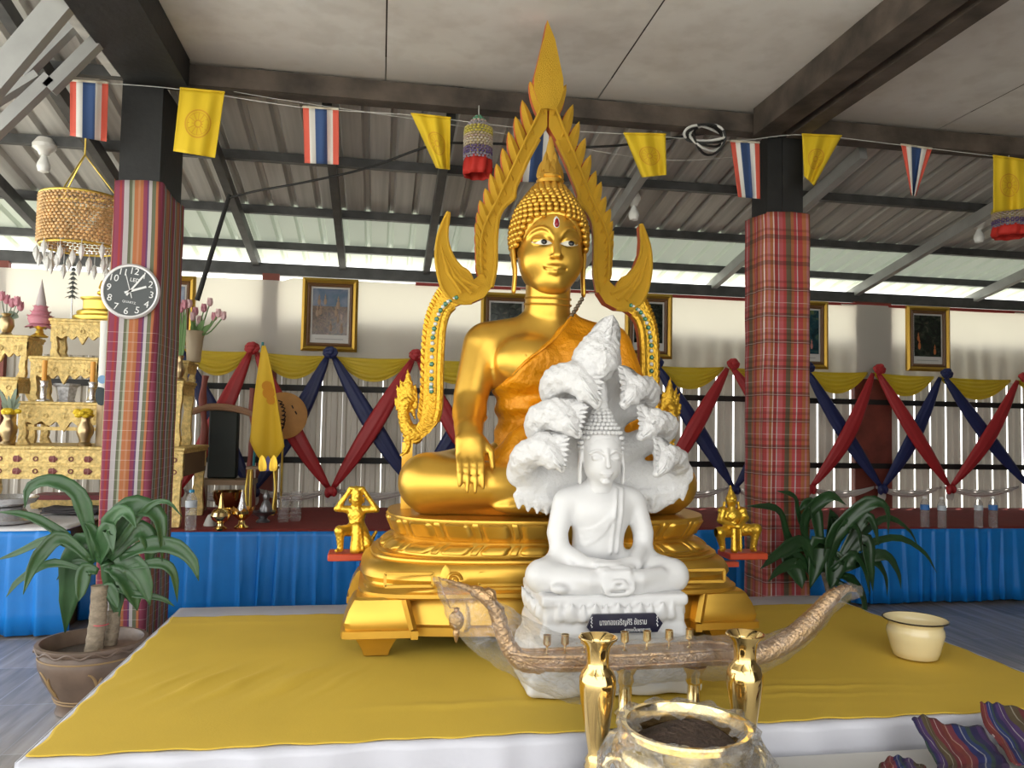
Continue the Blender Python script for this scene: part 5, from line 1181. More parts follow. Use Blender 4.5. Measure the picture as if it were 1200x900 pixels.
# beaded hangings
bc=[(.10,.30,.18),(.55,.42,.38),(.35,.32,.36),(.55,.46,.12),(.58,.50,.10),(.58,.48,.30),(.55,.42,.36),(.58,.50,.40),(.5,.42,.30),(.17,.12,.25),(.14,.10,.26),(.30,.28,.36)]
bms=[mat('bead_%s'%n_,c_,.25) for n_,c_ in zip('green blush grey gold lemon ivory shell cream straw violet indigo lilac'.split(),bc)]
def beadhang(px,py0,label,h,r,Y=4.64):
    p=PY(px,py0,Y); t=thing('beaded_hanging',label,'beaded ornament',p,group=None); b=MB()
    rows=18
    for i in range(rows):
        v=i/(rows-1); rr_=r*min(1,.22+v*2.6) ; z=p[2]-h*.72*v; n=max(5,int(22*min(1,rr_/r)))
        for k in range(n):
            a=2*PI*(k+.5*(i%2))/n; b.ball((p[0]+rr_*math.cos(a),p[1]+rr_*math.sin(a),z),(r*.135,r*.135,h*.020),6,4,mi=min(11,int(v*11.99)))
    for k in range(11): a=2*PI*k/11; b.tube([(p[0]+r*.2*math.cos(a),p[1]+r*.2*math.sin(a),p[2]),(p[0]+r*math.cos(a),p[1]+r*math.sin(a),p[2]-h*.22),(p[0]+r*math.cos(a),p[1]+r*math.sin(a),p[2]-h*.72)],.002,4,mi=3)
    b.build('bead_strings',bms,t)
    G=[]
    for z,q in((.70,.96),(.80,1.04),(.92,1.08),(1.0,.98)): G.append([(p[0]+r*q*(1+.09*math.sin(a*8+z*6))*math.cos(a),p[1]+r*q*(1+.09*math.sin(a*8+z*6))*math.sin(a),p[2]-h*z) for a in np.linspace(0,2*PI,73)[:-1]])
    o=MB().grid(G,wrap=True).build('tassel_cloth',mat('bright_red_cloth',(.50,.02,.012),.7),t,angle=180); solidify(o,.004)
    MB().tube([(p[0],p[1],p[2]-.01),(p[0],p[1],3.32)],.003,5).build('hanging_cord',strg,t); return t
beadhang(561,137,'beaded cone hanging with a red cloth hem left of the flame arch',.365,.080)
beadhang(1183,236,'beaded hanging half hidden behind the yellow flag at the right edge',.25,.10,4.72)
# chandelier
q=PY(97,236,5.3); ch=thing('chandelier','drum chandelier of amber beads with dangling clear crystals left of the striped column','chandelier',q)
amber=mat('amber_beads',(.72,.45,.20),.3,var=.45,vscale=30,bump=.5,bscale=90); crystal=mat('clear_crystal',(.72,.72,.70),.08,spec=.9,coat=1.)
r=.235; b=MB()
for i in range(15):
    z=q[2]-.02*i
    for k in range(52): a=2*PI*(k+.5*(i%2))/52; b.ball((q[0]+r*math.cos(a),q[1]+r*math.sin(a),z),(.0145,.0145,.0105),5,4)
b.build('bead_drum',amber,ch)
MB().tube([(q[0]+r*math.cos(a),q[1]+r*math.sin(a),q[2]+.012) for a in np.linspace(0,2*PI,49)[:-1]],.010,8,closed=True).tube([(q[0]+(r-.01)*math.cos(a),q[1]+(r-.01)*math.sin(a),q[2]-.30) for a in np.linspace(0,2*PI,49)[:-1]],.008,8,closed=True).beam((q[0]-r,q[1],q[2]+.012),(q[0]+r,q[1],q[2]+.012),.012,.012).beam((q[0],q[1]-r,q[2]+.012),(q[0],q[1]+r,q[2]+.012),.012,.012).build('ring',goldl,ch)
for k in range(26):
    a=2*PI*k/26; rr_=r*(1.02 if k%2 else .8); z=q[2]-(.31 if k%2 else .36)-.02*math.sin(k*2.1)
    c_=(q[0]+rr_*math.cos(a),q[1]+rr_*math.sin(a),z); b=MB().lathe([(0,0),(.016,-.03),(.020,-.055),(0,-.11)],c_,6); b.tube([c_,(c_[0],c_[1],q[2]-.28)],.002,4); b.build('crystal_drop',crystal,ch,smooth=False)
b=MB()
for k in range(3): a=2*PI*k/3+.4; b.tube([(q[0]+r*math.cos(a),q[1]+r*math.sin(a),q[2]+.012),(q[0],q[1],q[2]+.30),(q[0],q[1],ROOF(q[1])-.05)],.005,5)
b.build('chain',goldl,ch)
# wall clock on the striped cloth
cx,cz=PY(152,341,4.655)[[0,2]]; R0=.157; ck=thing('wall_clock','round white rimmed wall clock with a black face on the striped column','clock',(cx,4.67,cz-R0))
ta=math.radians(9); cr=lambda x,z:(cx+x*math.cos(ta)+z*math.sin(ta),cz-x*math.sin(ta)+z*math.cos(ta))
b=MB().lathe([(R0-.02,0),(R0-.006,.004),(R0,.014),(R0-.003,.024),(R0-.010,.030),(R0-.018,.028),(R0-.020,.020)],(0,0,0),56); b.v=[(cx+x,4.686-z,cz+y) for x,y,z in b.v]; b.build('rim',mat('silver_white',(.70,.69,.70),.3,.2),ck)
b=MB().lathe([(0,.012),(R0-.016,.012),(R0-.016,.022),(0,.022)],(0,0,0),48); b.v=[(cx+x,4.686-z,cz+y) for x,y,z in b.v]; b.build('dial',mat('black_dial',(.035,.042,.042),.3),ck); dial=ck.children[-1]
yy=4.6635; Rv=(Vector((math.cos(ta),0,-math.sin(ta))),Vector((math.sin(ta),0,math.cos(ta))))
for h in range(1,13):
    a=PI/2-h*PI/6; x,z=cr(.114*math.cos(a),.114*math.sin(a)); text(str(h),'numeral',.054,(x,yy,z),wht,dial,R=Rv,ext=.001)
x,z=cr(.012,.065); text('LED','lettering',.030,(x,yy,z),wht,dial,R=Rv); x,z=cr(.006,-.062); text('QUARTZ','lettering',.018,(x,yy,z),wht,dial,R=Rv)
for nm,dx,dz,w_,tail in(('minute_hand',.072,.095,.010,.03),('hour_hand',.085,.028,.012,.03),('second_hand',-.028,.105,.004,.04)):
    l=math.hypot(dx,dz); k_=-tail/l; MB().beam((cx+dx*k_,yy-.003,cz+dz*k_),(cx+dx,yy-.003,cz+dz),w_,.002,up=(0,1,0)).build(nm,wht,ck)
b=MB(); G=[[(cx+(R0+.0)*.0+x_,4.662,z_) for x_ in ()]] if 0 else None
# framed pictures
def paint(name,stops,sc,seed):
    m,nt,b=nmat(name); N=nt.nodes; L=nt.links; tc=N.new('ShaderNodeTexCoord'); mp=N.new('ShaderNodeMapping'); mp.inputs['Location'].default_value=(seed,seed*.7,seed*1.3); L.new(tc.outputs['Object'],mp.inputs[0])
    n=N.new('ShaderNodeTexNoise'); n.inputs['Scale'].default_value=sc; n.inputs['Detail'].default_value=6; n.inputs['Distortion'].default_value=1.2; L.new(mp.outputs[0],n.inputs[0])
    L.new(ramp(nt,n.outputs[0],stops),b.inputs['Base Color']); b.inputs['Roughness'].default_value=.12; return m
pa=paint('painting_figures',[(.3,(.03,.05,.06)),(.42,(.10,.07,.05)),(.5,(.20,.13,.08)),(.58,(.08,.05,.045)),(.68,(.35,.22,.16))],16,1.)
pas=paint('painting_sky',[(.3,(.05,.11,.17)),(.5,(.12,.16,.24)),(.7,(.28,.28,.33))],7,4.)
pd=paint('painting_dark',[(.35,(.006,.010,.008)),(.55,(.018,.026,.018)),(.68,(.06,.06,.045)),(.78,(.20,.08,.04))],14,2.)
pdb=paint('painting_teal',[(.3,(.006,.015,.02)),(.55,(.015,.06,.08)),(.7,(.10,.14,.06))],10,3.)
gfr=gold_mat('gilt_frame',(.50,.30,.05),.35,.3,60); dfr=mat('dark_gilt',(.16,.075,.03),.45); matb=mat('mount_board',(.62,.60,.58),.7); fig=mat('painted_figure',(.30,.20,.14),.5); figp=mat('painted_pink',(.42,.16,.14),.5); figo=mat('painted_orange',(.45,.13,.03),.5)
def picture(x0,x1,y0,y1,label,kind):
    Yp=YB-.05; a=PY(x0,y0,Yp); bq=PY(x1,y1,Yp); xa,xb,zt,zb=a[0],bq[0],a[2],bq[2]; w=xb-xa; t=thing('framed_picture',label,'picture',((xa+xb)/2,Yp,zb),group='framed pictures above the drapes')
    def fr(i0,i1,y,d,nm,m):
        b=MB()
        o=[(xa+i0,zb+i0),(xb-i0,zb+i0),(xb-i0,zt-i0),(xa+i0,zt-i0)]; n_=[(xa+i1,zb+i1),(xb-i1,zb+i1),(xb-i1,zt-i1),(xa+i1,zt-i1)]
        rows=[[(p[0],y+d,p[1]) for p in o],[(p[0],y,p[1]) for p in o],[(p[0]*.5+s_[0]*.5,y-.012,p[1]*.5+s_[1]*.5) for p,s_ in zip(o,n_)],[(p[0],y,p[1]) for p in n_],[(p[0],y+d,p[1]) for p in n_]]
        b.grid([list(r_) for r_ in rows],wrap=True); return b,nm,m
    b,nm,m=fr(0,.045,Yp-.012,.03,'frame',gfr); b.build(nm,m,t,angle=20)
    b,nm,m=fr(.043,.078,Yp-.004,.02,'inner_frame',dfr); 
    for k in range(26): z=zb+.07+(zt-zb-.14)*k/25; b.ball((xb-.072,Yp-.008,z),.006,6,4); b.ball((xa+.072,Yp-.008,z),.006,6,4)
    b.build(nm,m,t,angle=20)
    MB().box(((xa+xb)/2,Yp+.012,(zt+zb)/2),(w-.14,.006,zt-zb-.14)).build('mount',matb,t,smooth=False)
    ix0,ix1,iz0,iz1=xa+.095,xb-.095,zb+.155,zt-.095; y=Yp+.007
    zs=iz0+(iz1-iz0)*.62
    b=MB()
    if kind==0:
        b.box(((ix0+ix1)/2,y,(iz0+zs)/2),(ix1-ix0,.003,zs-iz0)); MB().box(((ix0+ix1)/2,y,(iz1+zs)/2),(ix1-ix0,.003,iz1-zs)).build('picture_sky',pas,t,smooth=False)
    else: b.box(((ix0+ix1)/2,y,(iz0+iz1)/2),(ix1-ix0,.003,iz1-iz0))
    r=random.Random(int(x0))
    for k in range(9 if kind==0 else 3):
        fx=r.uniform(ix0+.03,ix1-.03); fz=r.uniform(iz0+.05,zs+ (.05 if kind==0 else -.05)); s_=r.uniform(.7,1.1)
        b.ball((fx,y-.001,fz),(.018*s_,.003,.04*s_),8,6,mi=1); b.ball((fx,y-.001,fz+.05*s_),(.011*s_,.003,.013*s_),8,6,mi=1); b.leaf((fx,y-.001,fz+.058*s_),(fx,y-.001,fz+.09*s_),.012,.003,(0,-1,0),mi=1)
    b.build('picture_ground',[pa if kind==0 else (pdb if kind==2 else pd),fig if kind==0 else (figp if kind==2 else figo)],t)
    MB().box(((ix0+ix1)/2,Yp+.0085,zb+.115),(w*.5,.001,.006)).build('caption_line',mat('caption_grey',(.30,.29,.28),.8),t,smooth=False)
    return t
picture(355,418,325,413,'gilt framed picture of crowned figures under a blue sky above the left drapes',0)
picture(162,227,321,405,'gilt framed picture mostly hidden behind the striped column and pink lotuses',0)
picture(564,622,342,430,'gilt framed dark picture half hidden behind the Buddha neck and left arch leg',1)
picture(733,787,343,421,'gilt framed dark picture seen through the right leg of the flame arch',1)
picture(914,970,351,433,'gilt framed picture with a teal glow, partly hidden by the plaid column',2)
picture(1062,1113,358,436,'gilt framed dark picture hanging right of the wall post beyond the plaid column',1)
# ---------------------------------------------------------------- drapes
DY=7.30
ysat=mat('yellow_drape',(.62,.44,.015),.5,sheen=.2,bump=.2,bscale=12); rsat=mat('red_drape',(.42,.025,.03),.5); bsat=mat('navy_drape',(.014,.022,.10),.5); wsat=mat('beige_white_drape',(.56,.52,.49),.6)
kn=[(120,404),(210,408),(298,412),(388,417),(487,420),(580,423),(672,426),(765,428),(853,430),(940,434),(1022,436),(1100,441),(1190,445),(1290,450)]
names=['behind the big candle','behind the lotus vases','beside the teal flag pole','under the crowned figures picture','left of the arch leg','behind the Buddha right arm','behind the Buddha left shoulder','right of the arch leg','left of the plaid column','behind the plaid column','on the red wall post','under the rightmost picture','at the right edge','beyond the right edge']
KP=[PY(*p,DY) for p in kn]; low=[PY(p[0]+((p[0]-600)*.018 if p[0]>600 else 0),575-(p[0]-388)*.004,DY-.01) for p in kn]
def swag(A_,B_,sag,th,m,name,label,cat,group,folds=4,seed=0):
    n,mm=30,17; G=[]; r=random.Random(seed)
    d=(B_-A_)/np.linalg.norm(B_-A_); e_=.03 if th==0 else .012; A_=A_+d*e_; B_=B_-d*e_
    for j in range(mm):
        v=j/(mm-1); row=[]
        for i in range(n):
            u=i/(n-1); w=4*u*(1-u); top=A_*(1-u)+B_*u
            if th==0: z=top[2]-.012*w-sag*(w**1.05)*v-.016*v*(1-w); y=DY+.03-.05*w*math.sin(PI*v)*.6-.011*math.sin(v*folds*2*PI+u*2)*(.35+w)
            else: z=top[2]-sag*w-th*v*(.30+.70*w)+.02; y=DY+.05-.03*w*math.sin(PI*v)-.008*math.sin(v*folds*2*PI+u*2)
            row.append((top[0],y,z))
        G.append(row)
    o=MB().grid(G).build(name,m,label=label,cat=cat,group=group,angle=180); solidify(o,.003); return o
for i in range(len(kn)-1):
    swag(KP[i],KP[i+1],.215,0,ysat,'yellow_drape','yellow swag running right from the rosette %s'%names[i],'drape','yellow swags along the wall',5,i)
def sash(A_,B_,m,dy,seed,parent):
    n=22; G=[]
    d=B_-A_; L_=np.linalg.norm(d[[0,2]]); nx=np.array((-d[2],0,d[0]))/L_
    if nx[2]<0: nx=-nx
    r=random.Random(seed); bow=r.uniform(-.03,.03)
    for i in range(n):
        u=i/(n-1); c_=A_+d*u+nx*bow*math.sin(PI*u)+np.array((0,dy*math.sin(PI*u)-.055,-.035*math.sin(PI*u))); w=.022+.056*math.sin(PI*min(1,u*1.02))**.8
        G.append([c_+nx*w*q+np.array((0,-.018*math.cos(q*PI/2)-.006*math.sin(q*9+u*4),0)) for q in np.linspace(-1,1,9)])
    o=MB().grid(G).build('drape_cloth',m,parent,angle=180); solidify(o,.004); return o
for i in range(1,13):
    red=i%2==0; m=rsat if red else bsat; cn='red' if red else 'navy blue'
    k=KP[i]; b=MB()
    for q in range(9): a=q*2*PI/9; b.ball((k[0]+.035*math.cos(a),DY-.125+.012*math.sin(q*2),k[2]+.02+.03*math.sin(a)),(.034,.026,.028),8,6)
    b.ball((k[0],DY-.14,k[2]+.02),(.035,.028,.03),8,6); b.build('rosette',m,label='%s cloth rosette %s'%(cn,names[i]),cat='rosette',group='%s rosettes on the swags'%cn)
    lk=low[i]; lm=bsat if red else rsat; ln='navy blue' if red else 'red'
    t=thing('drape_sash','%s V shaped sash knotted below the rosette %s'%(ln,names[i]),'sash',(lk[0],DY-.05,lk[2]),group='%s sashes hanging in a V'%ln)
    for j in(i-1,i+1): sash(KP[j]+np.array((.03*(i-j),-.0,-.02)),lk+np.array((.02*(j-i),0,.03)),lm,-.065 if not red else .0,i*2+j,t)
    b=MB(); b.ball((lk[0],DY-.07,lk[2]),(.05,.035,.045),10,8); b.ball((lk[0]-.025,DY-.08,lk[2]-.01),(.03,.03,.05),8,6); b.ball((lk[0]+.03,DY-.075,lk[2]-.005),(.03,.03,.045),8,6); b.build('knot',lm,t)
    b=MB(); b.leaf((lk[0],DY-.06,lk[2]-.03),(lk[0]+.03,DY-.06,lk[2]-.12),.07,.03,(0,-1,0)); b.leaf((lk[0],DY-.06,lk[2]-.03),(lk[0]-.04,DY-.06,lk[2]-.11),.05,.03,(0,-1,0)); b.build('white_tail',wsat,t)
for i in range(1,12): swag(low[i]+np.array((0,0,.0)),low[i+1]+np.array((0,0,.0)),.045,.075,wsat,'low_drape','pale low swag running right from below the rosette %s'%names[i],'drape','pale low swags',3,i+30)
# ================================================================ yellow flag on a pole, fan, stands
pb=PY(297,548,6.86); ptop=PY(308,401,6.86); fl=thing('flag_on_pole','yellow flag drooping from a teal pole standing in front of the orange fan','flag',pb)
MB().tube([pb,ptop],.011,8).build('pole',mat('teal_paint',(.03,.22,.25),.4),fl)
q_=[(308,403),(316,409),(322,440),(333,507),(317,532),(295,514),(293,478),(302,440)]
Gf=[]
for v in np.linspace(0,1,16):
    l=np.array(PY(307-10*v,405+112*v,6.74)); lft=np.array(PY(307-14*v+(-2)*math.sin(v*3),405+112*v,6.73)); rgt=np.array(PY(311+23*v**.8,405+122*v-20*max(0,v-.8),6.66)); row=[]
    for u in np.linspace(0,1,16): p=lft*(1-u)+rgt*u; p=p+np.array((0,.03*math.sin(u*8+v*3)*v,-(.16*v*math.sin(PI*u) if v>.5 else 0)*(v-.5)*2)); row.append(p)
    Gf.append(row)
o=MB().grid(Gf).build('flag_cloth',mat('flag_deep_yellow',(.68,.42,.012),.7),fl,angle=180); solidify(o,.002)
b=MB(); 
for u,v,r_ in((.62,.40,.04),(.7,.47,.05),(.75,.58,.035)):
    c_=Gf[int(v*15)][int(u*15)]; b.lathe([(0,0),(r_,0),(r_,.003),(0,.003)],c_+np.array((0,-.015,0)),14,axis=(0,-1,0))
b.build('faded_emblem',mat('faded_orange',(.60,.25,.012),.8),fl)
fc=PY(332,487,7.09); fan=thing('ceremonial_fan','round orange ceremonial fan with dark writing strokes behind the yellow flag','fan',(fc[0],7.09,.62)); b=MB(); b.lathe([(0,-.006),(.19,-.006),(.205,0),(.19,.006),(0,.006)],fc,40,axis=(0,-1,0),); b.build('fan_disc',mat('fan_orange',(.55,.27,.07),.6,var=.15,vscale=8),fan)
MB().tube([fc+np.array((0,.02,-.18)),(fc[0],7.11,.615)],.010,7).build('handle',goldl,fan)
b=MB()
for k in range(9): a=-1.0+k*.25; p=fc+np.array((-.075+.075*math.cos(a),-.009,.15*math.sin(a))); b.tube([p+np.array((-.012,0,.004)),p+np.array((.022,0,-.008)),p+np.array((.004,0,-.034)),p+np.array((.02,0,-.03))],.0065,5)
for k in range(2): p=fc+np.array((.07+.03*k,-.009,.09-.05*k)); b.tube([p,p+np.array((.014,0,-.026))],.006,5)
b.build('brush_strokes',mat('dark_brown_ink',(.04,.02,.015),.7),fan)
# ================================================================ golden altar tables and what stands on them
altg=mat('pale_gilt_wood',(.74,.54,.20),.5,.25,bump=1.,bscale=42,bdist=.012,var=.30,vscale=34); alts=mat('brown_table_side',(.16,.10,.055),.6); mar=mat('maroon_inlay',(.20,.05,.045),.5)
def altar(x0,x1,yf,yt,zb,Y,dep,ap,label,legw=14,zbl=None,stretch=None,two=False):
    a=PY(x0,yt,Y); bq=PY(x1,yt,Y); X0_,X1_,zt=a[0],bq[0],(a[2]+bq[2])/2; W_=X1_-X0_; s_=W_/(x1-x0); lw=legw*s_; apz=ap*s_
    t=thing('altar_table',label,'altar table',((X0_+X1_)/2,Y+dep/2,zb),group='gilded tiered altar tables')
    MB().box(((X0_+X1_)/2,Y+dep/2,zt-.012),(W_+.03,dep+.03,.024),bev=.006).box(((X0_+X1_)/2,Y+dep/2,zt-.034),(W_+.01,dep+.01,.02)).build('table_top',altg,t,angle=20)
    # scalloped front apron
    n=48; P=[(X0_,zt-.044),(X1_,zt-.044)]
    for k in range(n+1):
        u=1-k/n; e=abs(2*u-1); z=zt-.044-apz*(.72+.28*math.cos(u*6*PI)**2*(.4+.6*(1-e))+.5*max(0,e-.78)/.22*.6+.25*max(0,1-e*6)); P.append((X0_+W_*u,z))
    if two: P=[(X0_,zt-.044),(X1_,zt-.044),(X1_,zt-.044-apz),(X0_,zt-.044-apz)]
    b=MB().prism(P[::-1],lambda u,v,d:(u,Y+d,v),.004,.03); zz=zt-.044-apz*.42; nn=max(3,int(W_/.11))
    for k in range(nn):
        x=X0_+W_*(k+.5)/nn
        for row in((.25,.72) if two else (.42,)):
            z=zt-.044-apz*row
            if k%2==0: b.leaf((x-.028,Y-.001,z),(x+.03,Y-.001,z),.04,.014,(0,-1,0),mi=1); b.leaf((x+.005,Y-.003,z-.022),(x+.005,Y-.003,z+.026),.022,.014,(0,-1,0),mi=1)
            else: b.tube([(x+.014*math.cos(a),Y-.001,z+.014*math.sin(a)) for a in np.linspace(0,2*PI,13)[:-1]],.0045,5,mi=1,closed=True)
    b.build('apron',[altg,mar if two else altg],t,angle=20); apr=t.children[-1]
    if two: MB().box(((X0_+X1_)/2,Y-.002,zt-.044-apz*.5),(W_,.012,.012)).box(((X0_+X1_)/2,Y-.002,zt-.044-apz*.98),(W_,.012,.012)).build('moulding',altg,apr)
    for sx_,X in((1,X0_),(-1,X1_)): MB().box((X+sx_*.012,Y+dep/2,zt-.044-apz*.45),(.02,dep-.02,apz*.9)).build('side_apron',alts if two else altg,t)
    for sx_,X in((1,X0_),(-1,X1_)):
        zb_=zb if (zbl is None or sx_<0) else zbl; H=zt-.05-zb_
        prof=[(0,1.),(1.25,1.),(1.05,.86),(.72,.74),(.62,.6),(.72,.45),(.80,.3),(.70,.18),(.85,.10),(1.05,.0),(.10,.0),(.02,.12),(.12,.3),(.10,.6),(0,.8)]
        for yy_ in(Y+.002,Y+dep-.045):
            MB().prism([(X+sx_*lw*u,zb_+H*v) for u,v in (prof if sx_<0 else prof[::-1])],lambda u,v,d,yy_=yy_:(u,yy_+d,v),0,.045).build('leg',altg,t,angle=30)
    if stretch: MB().box(((X0_+X1_)/2,Y+.03,zt-stretch*s_),(W_-lw,.03,.026)).build('stretcher',altg,t,angle=20)
    return t,zt
SR=.6125; SL=.685
_,z0=altar(-75,215,0,523,SR,5.98,.78,33,'wide carved gold altar table with maroon inlay, the lowest and largest tier','' and 0 or 22,SL,None,True)
_,z1a=altar(22,128,0,471,z0+.001,6.17,.42,24,'low carved gold altar table with a scalloped apron behind the yellow flower vases',13,None,34)
_,z1b=altar(150,214,0,445,z0+.001,6.20,.40,12,'tall carved gold altar table right of the striped column under the slim vase',17,None,62)
_,z1c=altar(-60,20,0,441,z0+.001,6.20,.40,14,'carved gold altar table at the left edge beside the low scalloped one',15)
_,z2=altar(36,114,0,418,z1a+.003,6.27,.28,22,'upper carved gold altar table above the white ceramic pot',11)
_,z3l=altar(-30,32,0,392,z1c+.003,6.28,.28,22,'small carved gold altar table under the pink lotus cone',11)
_,z3r=altar(60,134,0,374,z2+.003,6.31,.20,20,'topmost carved gold altar table under the stepped gold pedestal',11)
_,z3b=altar(180,220,0,422,z1b+.004,6.28,.30,9,'small carved gold altar table under the brown lotus vase',10)
silver=mat('silver_metal',(.62,.62,.63),.25,.9,bump=.3,bscale=70); bronze=brass_mat('dull_brass',(.48,.36,.20),.3); pinkp=mat('pink_petals',(.58,.24,.30),.6); palep=mat('pale_pink_petals',(.70,.46,.48),.6); stemg=mat('flower_stem',(.12,.22,.07),.6); yelp=mat('yellow_petals',(.75,.52,.02),.7)
def onz(px,Y,z): p=PY(px,500,Y); return np.array((p[0],Y,z+.001))
def lat(name,prof,p,m,label,cat,group=None,seg=28,**kw): return MB().lathe(prof,p,seg).build(name,m,label=label,cat=cat,group=group,**kw)
def bud_flower(b,c_,r,mi=0):
    for k in range(6): a=2*PI*k/6; b.leaf((c_[0]+r*.3*math.cos(a),c_[1]+r*.3*math.sin(a),c_[2]-r*.6),(c_[0]+r*.55*math.cos(a),c_[1]+r*.55*math.sin(a),c_[2]+r*1.3),r*1.1,r*.5,(math.cos(a),math.sin(a),0),mi=mi)
    b.ball(c_,(r*.65,r*.65,r*.9),10,8,mi=mi)
# lotus cone offering
p=onz(41,6.42,z3l); t=thing('lotus_cone','pink tiered lotus cone offering with a pale spire at the left','offering',p)
MB().lathe([(.055,0),(.06,.01),(.03,.03),(.022,.06),(.05,.085),(.03,.10)],p,20).build('stand',goldl,t)
b=MB()
for ring_,(r,z,n) in enumerate(((.105,.10,12),(.095,.135,12),(.075,.17,10),(.055,.21,8))):
    for k in range(n): a=2*PI*(k+.5*(ring_%2))/n; b.leaf((p[0]+r*.35*math.cos(a),p[1]+r*.35*math.sin(a),p[2]+z),(p[0]+r*math.cos(a),p[1]+r*math.sin(a),p[2]+z+(.03 if ring_ else -.03)),.05,.02,(0,0,1))
b.lathe([(.07,.10),(.085,.14),(.06,.18),(.04,.23)],p,16); b.build('petals',pinkp,t)
MB().lathe([(.032,.22),(.036,.26),(.025,.32),(.010,.40),(.0,.45)],p,14).build('spire',mat('grey_pink',(.55,.48,.48),.6),t)
# flower vase at the left edge
p=onz(2,6.42,z3l); t=thing('flower_vase','vase with pink lotus blooms and grey leaves at the left edge','vase',p)
MB().lathe([(.04,0),(.045,.01),(.03,.03),(.05,.08),(.045,.13),(.03,.15),(.045,.17),(0,.165)],p,24).build('vase_body',bronze,t)
b=MB(); bs=MB(); r_=random.Random(2)
for px,py in((8,352),(14,356),(20,354),(-5,360),(24,360),(2,348)):
    q=PY(px,py,6.42+r_.uniform(-.05,.05)); bb=MB(); bs.tube(spline([p+np.array((0,0,.15)),(p+q)/2+np.array((.0,0,.03)),q],8),.004,5); bud_flower(bb,q,.035); bb.build('lotus_bloom',pinkp,t)
for px,py in((22,372),(-6,385),(12,390)): q=PY(px,py,6.42); bs.leaf(p+np.array((0,0,.17)),q,.06,.006,(0,-1,.3))
bs.build('stems',mat('grey_green',(.20,.25,.18),.6),t)
# stepped pedestal with a small seated image, silver tree
p=onz(110,6.39,z3r); t=thing('stepped_pedestal','round stepped gold pedestal on the topmost altar table left of the clock','pedestal',p)
MB().lathe([(.10,0),(.105,.012),(.105,.03),(.088,.045),(.092,.055),(.088,.07),(.066,.085),(.066,.15),(.075,.16),(.078,.175),(.06,.18),(0,.18)],p,36,sx=1.75,sy=1.0).build('tiers',goldl,t)
p2=p+np.array((.055,0,.1815)); t=thing('small_buddha','small gold seated Buddha image on the stepped pedestal, partly behind the clock','statue',p2)
C=Clay(p2-.10,p2+np.array((.10,.10,.24)),.004); e_=p2; C.ell(e_+np.array((0,0,.03)),(.075,.05,.028),k=.01); C.ell(e_+np.array((0,.01,.09)),(.04,.03,.05),k=.02); C.ell(e_+np.array((0,.005,.155)),(.024,.025,.03),k=.008); C.path([e_+np.array((0,.005,.17)),e_+np.array((0,.005,.22))],[.018,.003],k=.008)
for s in(-1,1): C.path([e_+np.array((s*.038,0,.115)),e_+np.array((s*.05,-.01,.07)),e_+np.array((s*.03,-.04,.05))],[.015,.013,.010],k=.008)
C.plane(e_,(0,0,-1)); C.build('figure_body',goldf,t)
p=onz(80,6.50,z3r); p[1]=6.46; t=thing('silver_tree','small silver tiered tree on a thin stem beside the stepped pedestal','ornament',p)
MB().lathe([(.03,0),(.03,.008),(.006,.015),(.004,.19)],p,12).build('stand',silver,t); b=MB()
for i in range(9):
    z=.18+i*.035; r=.055*(1-i/10)
    for k in range(8): a=2*PI*(k+.5*(i%2))/8; b.leaf((p[0],p[1],p[2]+z+.02),(p[0]+r*math.cos(a),p[1]+r*math.sin(a),p[2]+z-.005),.022,.005,(0,0,1))
b.tube([p+np.array((0,0,.18)),p+np.array((0,0,.50))],[.006,.001],6); b.build('silver_leaves',mat('grey_silver_leaf',(.30,.32,.31),.4,.5),t)
# big candle
p=onz(121,6.10,z0); zt_=PY(119,376,6.07)[2]; h=zt_-p[2]; t=thing('big_candle','tall thick white candle standing against the striped column','candle',p); MB().lathe([(.047,0),(.048,h*.40),(.046,h*.42),(0,h*.42)],p,28).build('lower_part',mat('ochre_wax',(.50,.36,.20),.6),t)
MB().lathe([(.0465,h*.421),(.048,h*.9),(.050,h),(.040,h),(0,h-.01)],p,28).build('upper_part',mat('white_wax',(.70,.68,.64),.5,subs=.2),t)
b=MB().lathe([(.0,.0),(.030,0),(.030,.004),(.0,.004)],p+np.array((-.005,-.047,h*.53)),20,axis=(0,-1,0)); b.build('blue_label',mat('pale_blue',(.20,.38,.62),.5),t)
MB().leaf(p+np.array((.03,-.05,h*.34)),p+np.array((-.03,-.052,h*.47)),.10,.02,(0,-1,0)).build('dark_ribbon',mat('dark_teal',(.02,.035,.04),.6),t)
# vases with yellow flowers
for px,lab in((10,'brass vase with yellow flowers at the left edge of the lowest altar table'),(100,'brass vase with yellow flowers close to the striped column')):
    p=onz(px,6.03,z0); t=thing('brass_flower_vase',lab,'vase',p,group='brass vases with yellow flowers')
    MB().lathe([(.045,0),(.048,.012),(.032,.03),(.036,.05),(.055,.09),(.056,.13),(.035,.17),(.030,.19),(.042,.215),(.036,.213),(0,.20)],p,28).build('vase_body',bronze,t)
    b=MB(); r_=random.Random(px)
    for k in range(16): a=r_.uniform(0,2*PI); rr_=r_.uniform(0,.06); b.ball((p[0]+rr_*math.cos(a),p[1]+rr_*math.sin(a),p[2]+.225+r_.uniform(-.012,.03)),(.026,.026,.018),7,5)
    b.build('yellow_flowers',yelp,t); b=MB()
    if px<50:
        for k in range(9): a=k*.7; q=p+np.array((.07*math.cos(a),.05*math.sin(a),.30+.05*(k%3))); b.leaf(p+np.array((0,0,.22)),q,.03,.005,(0,-1,.2))
        b.build('grey_leaves',mat('grey_green',(.20,.25,.18),.6),t)
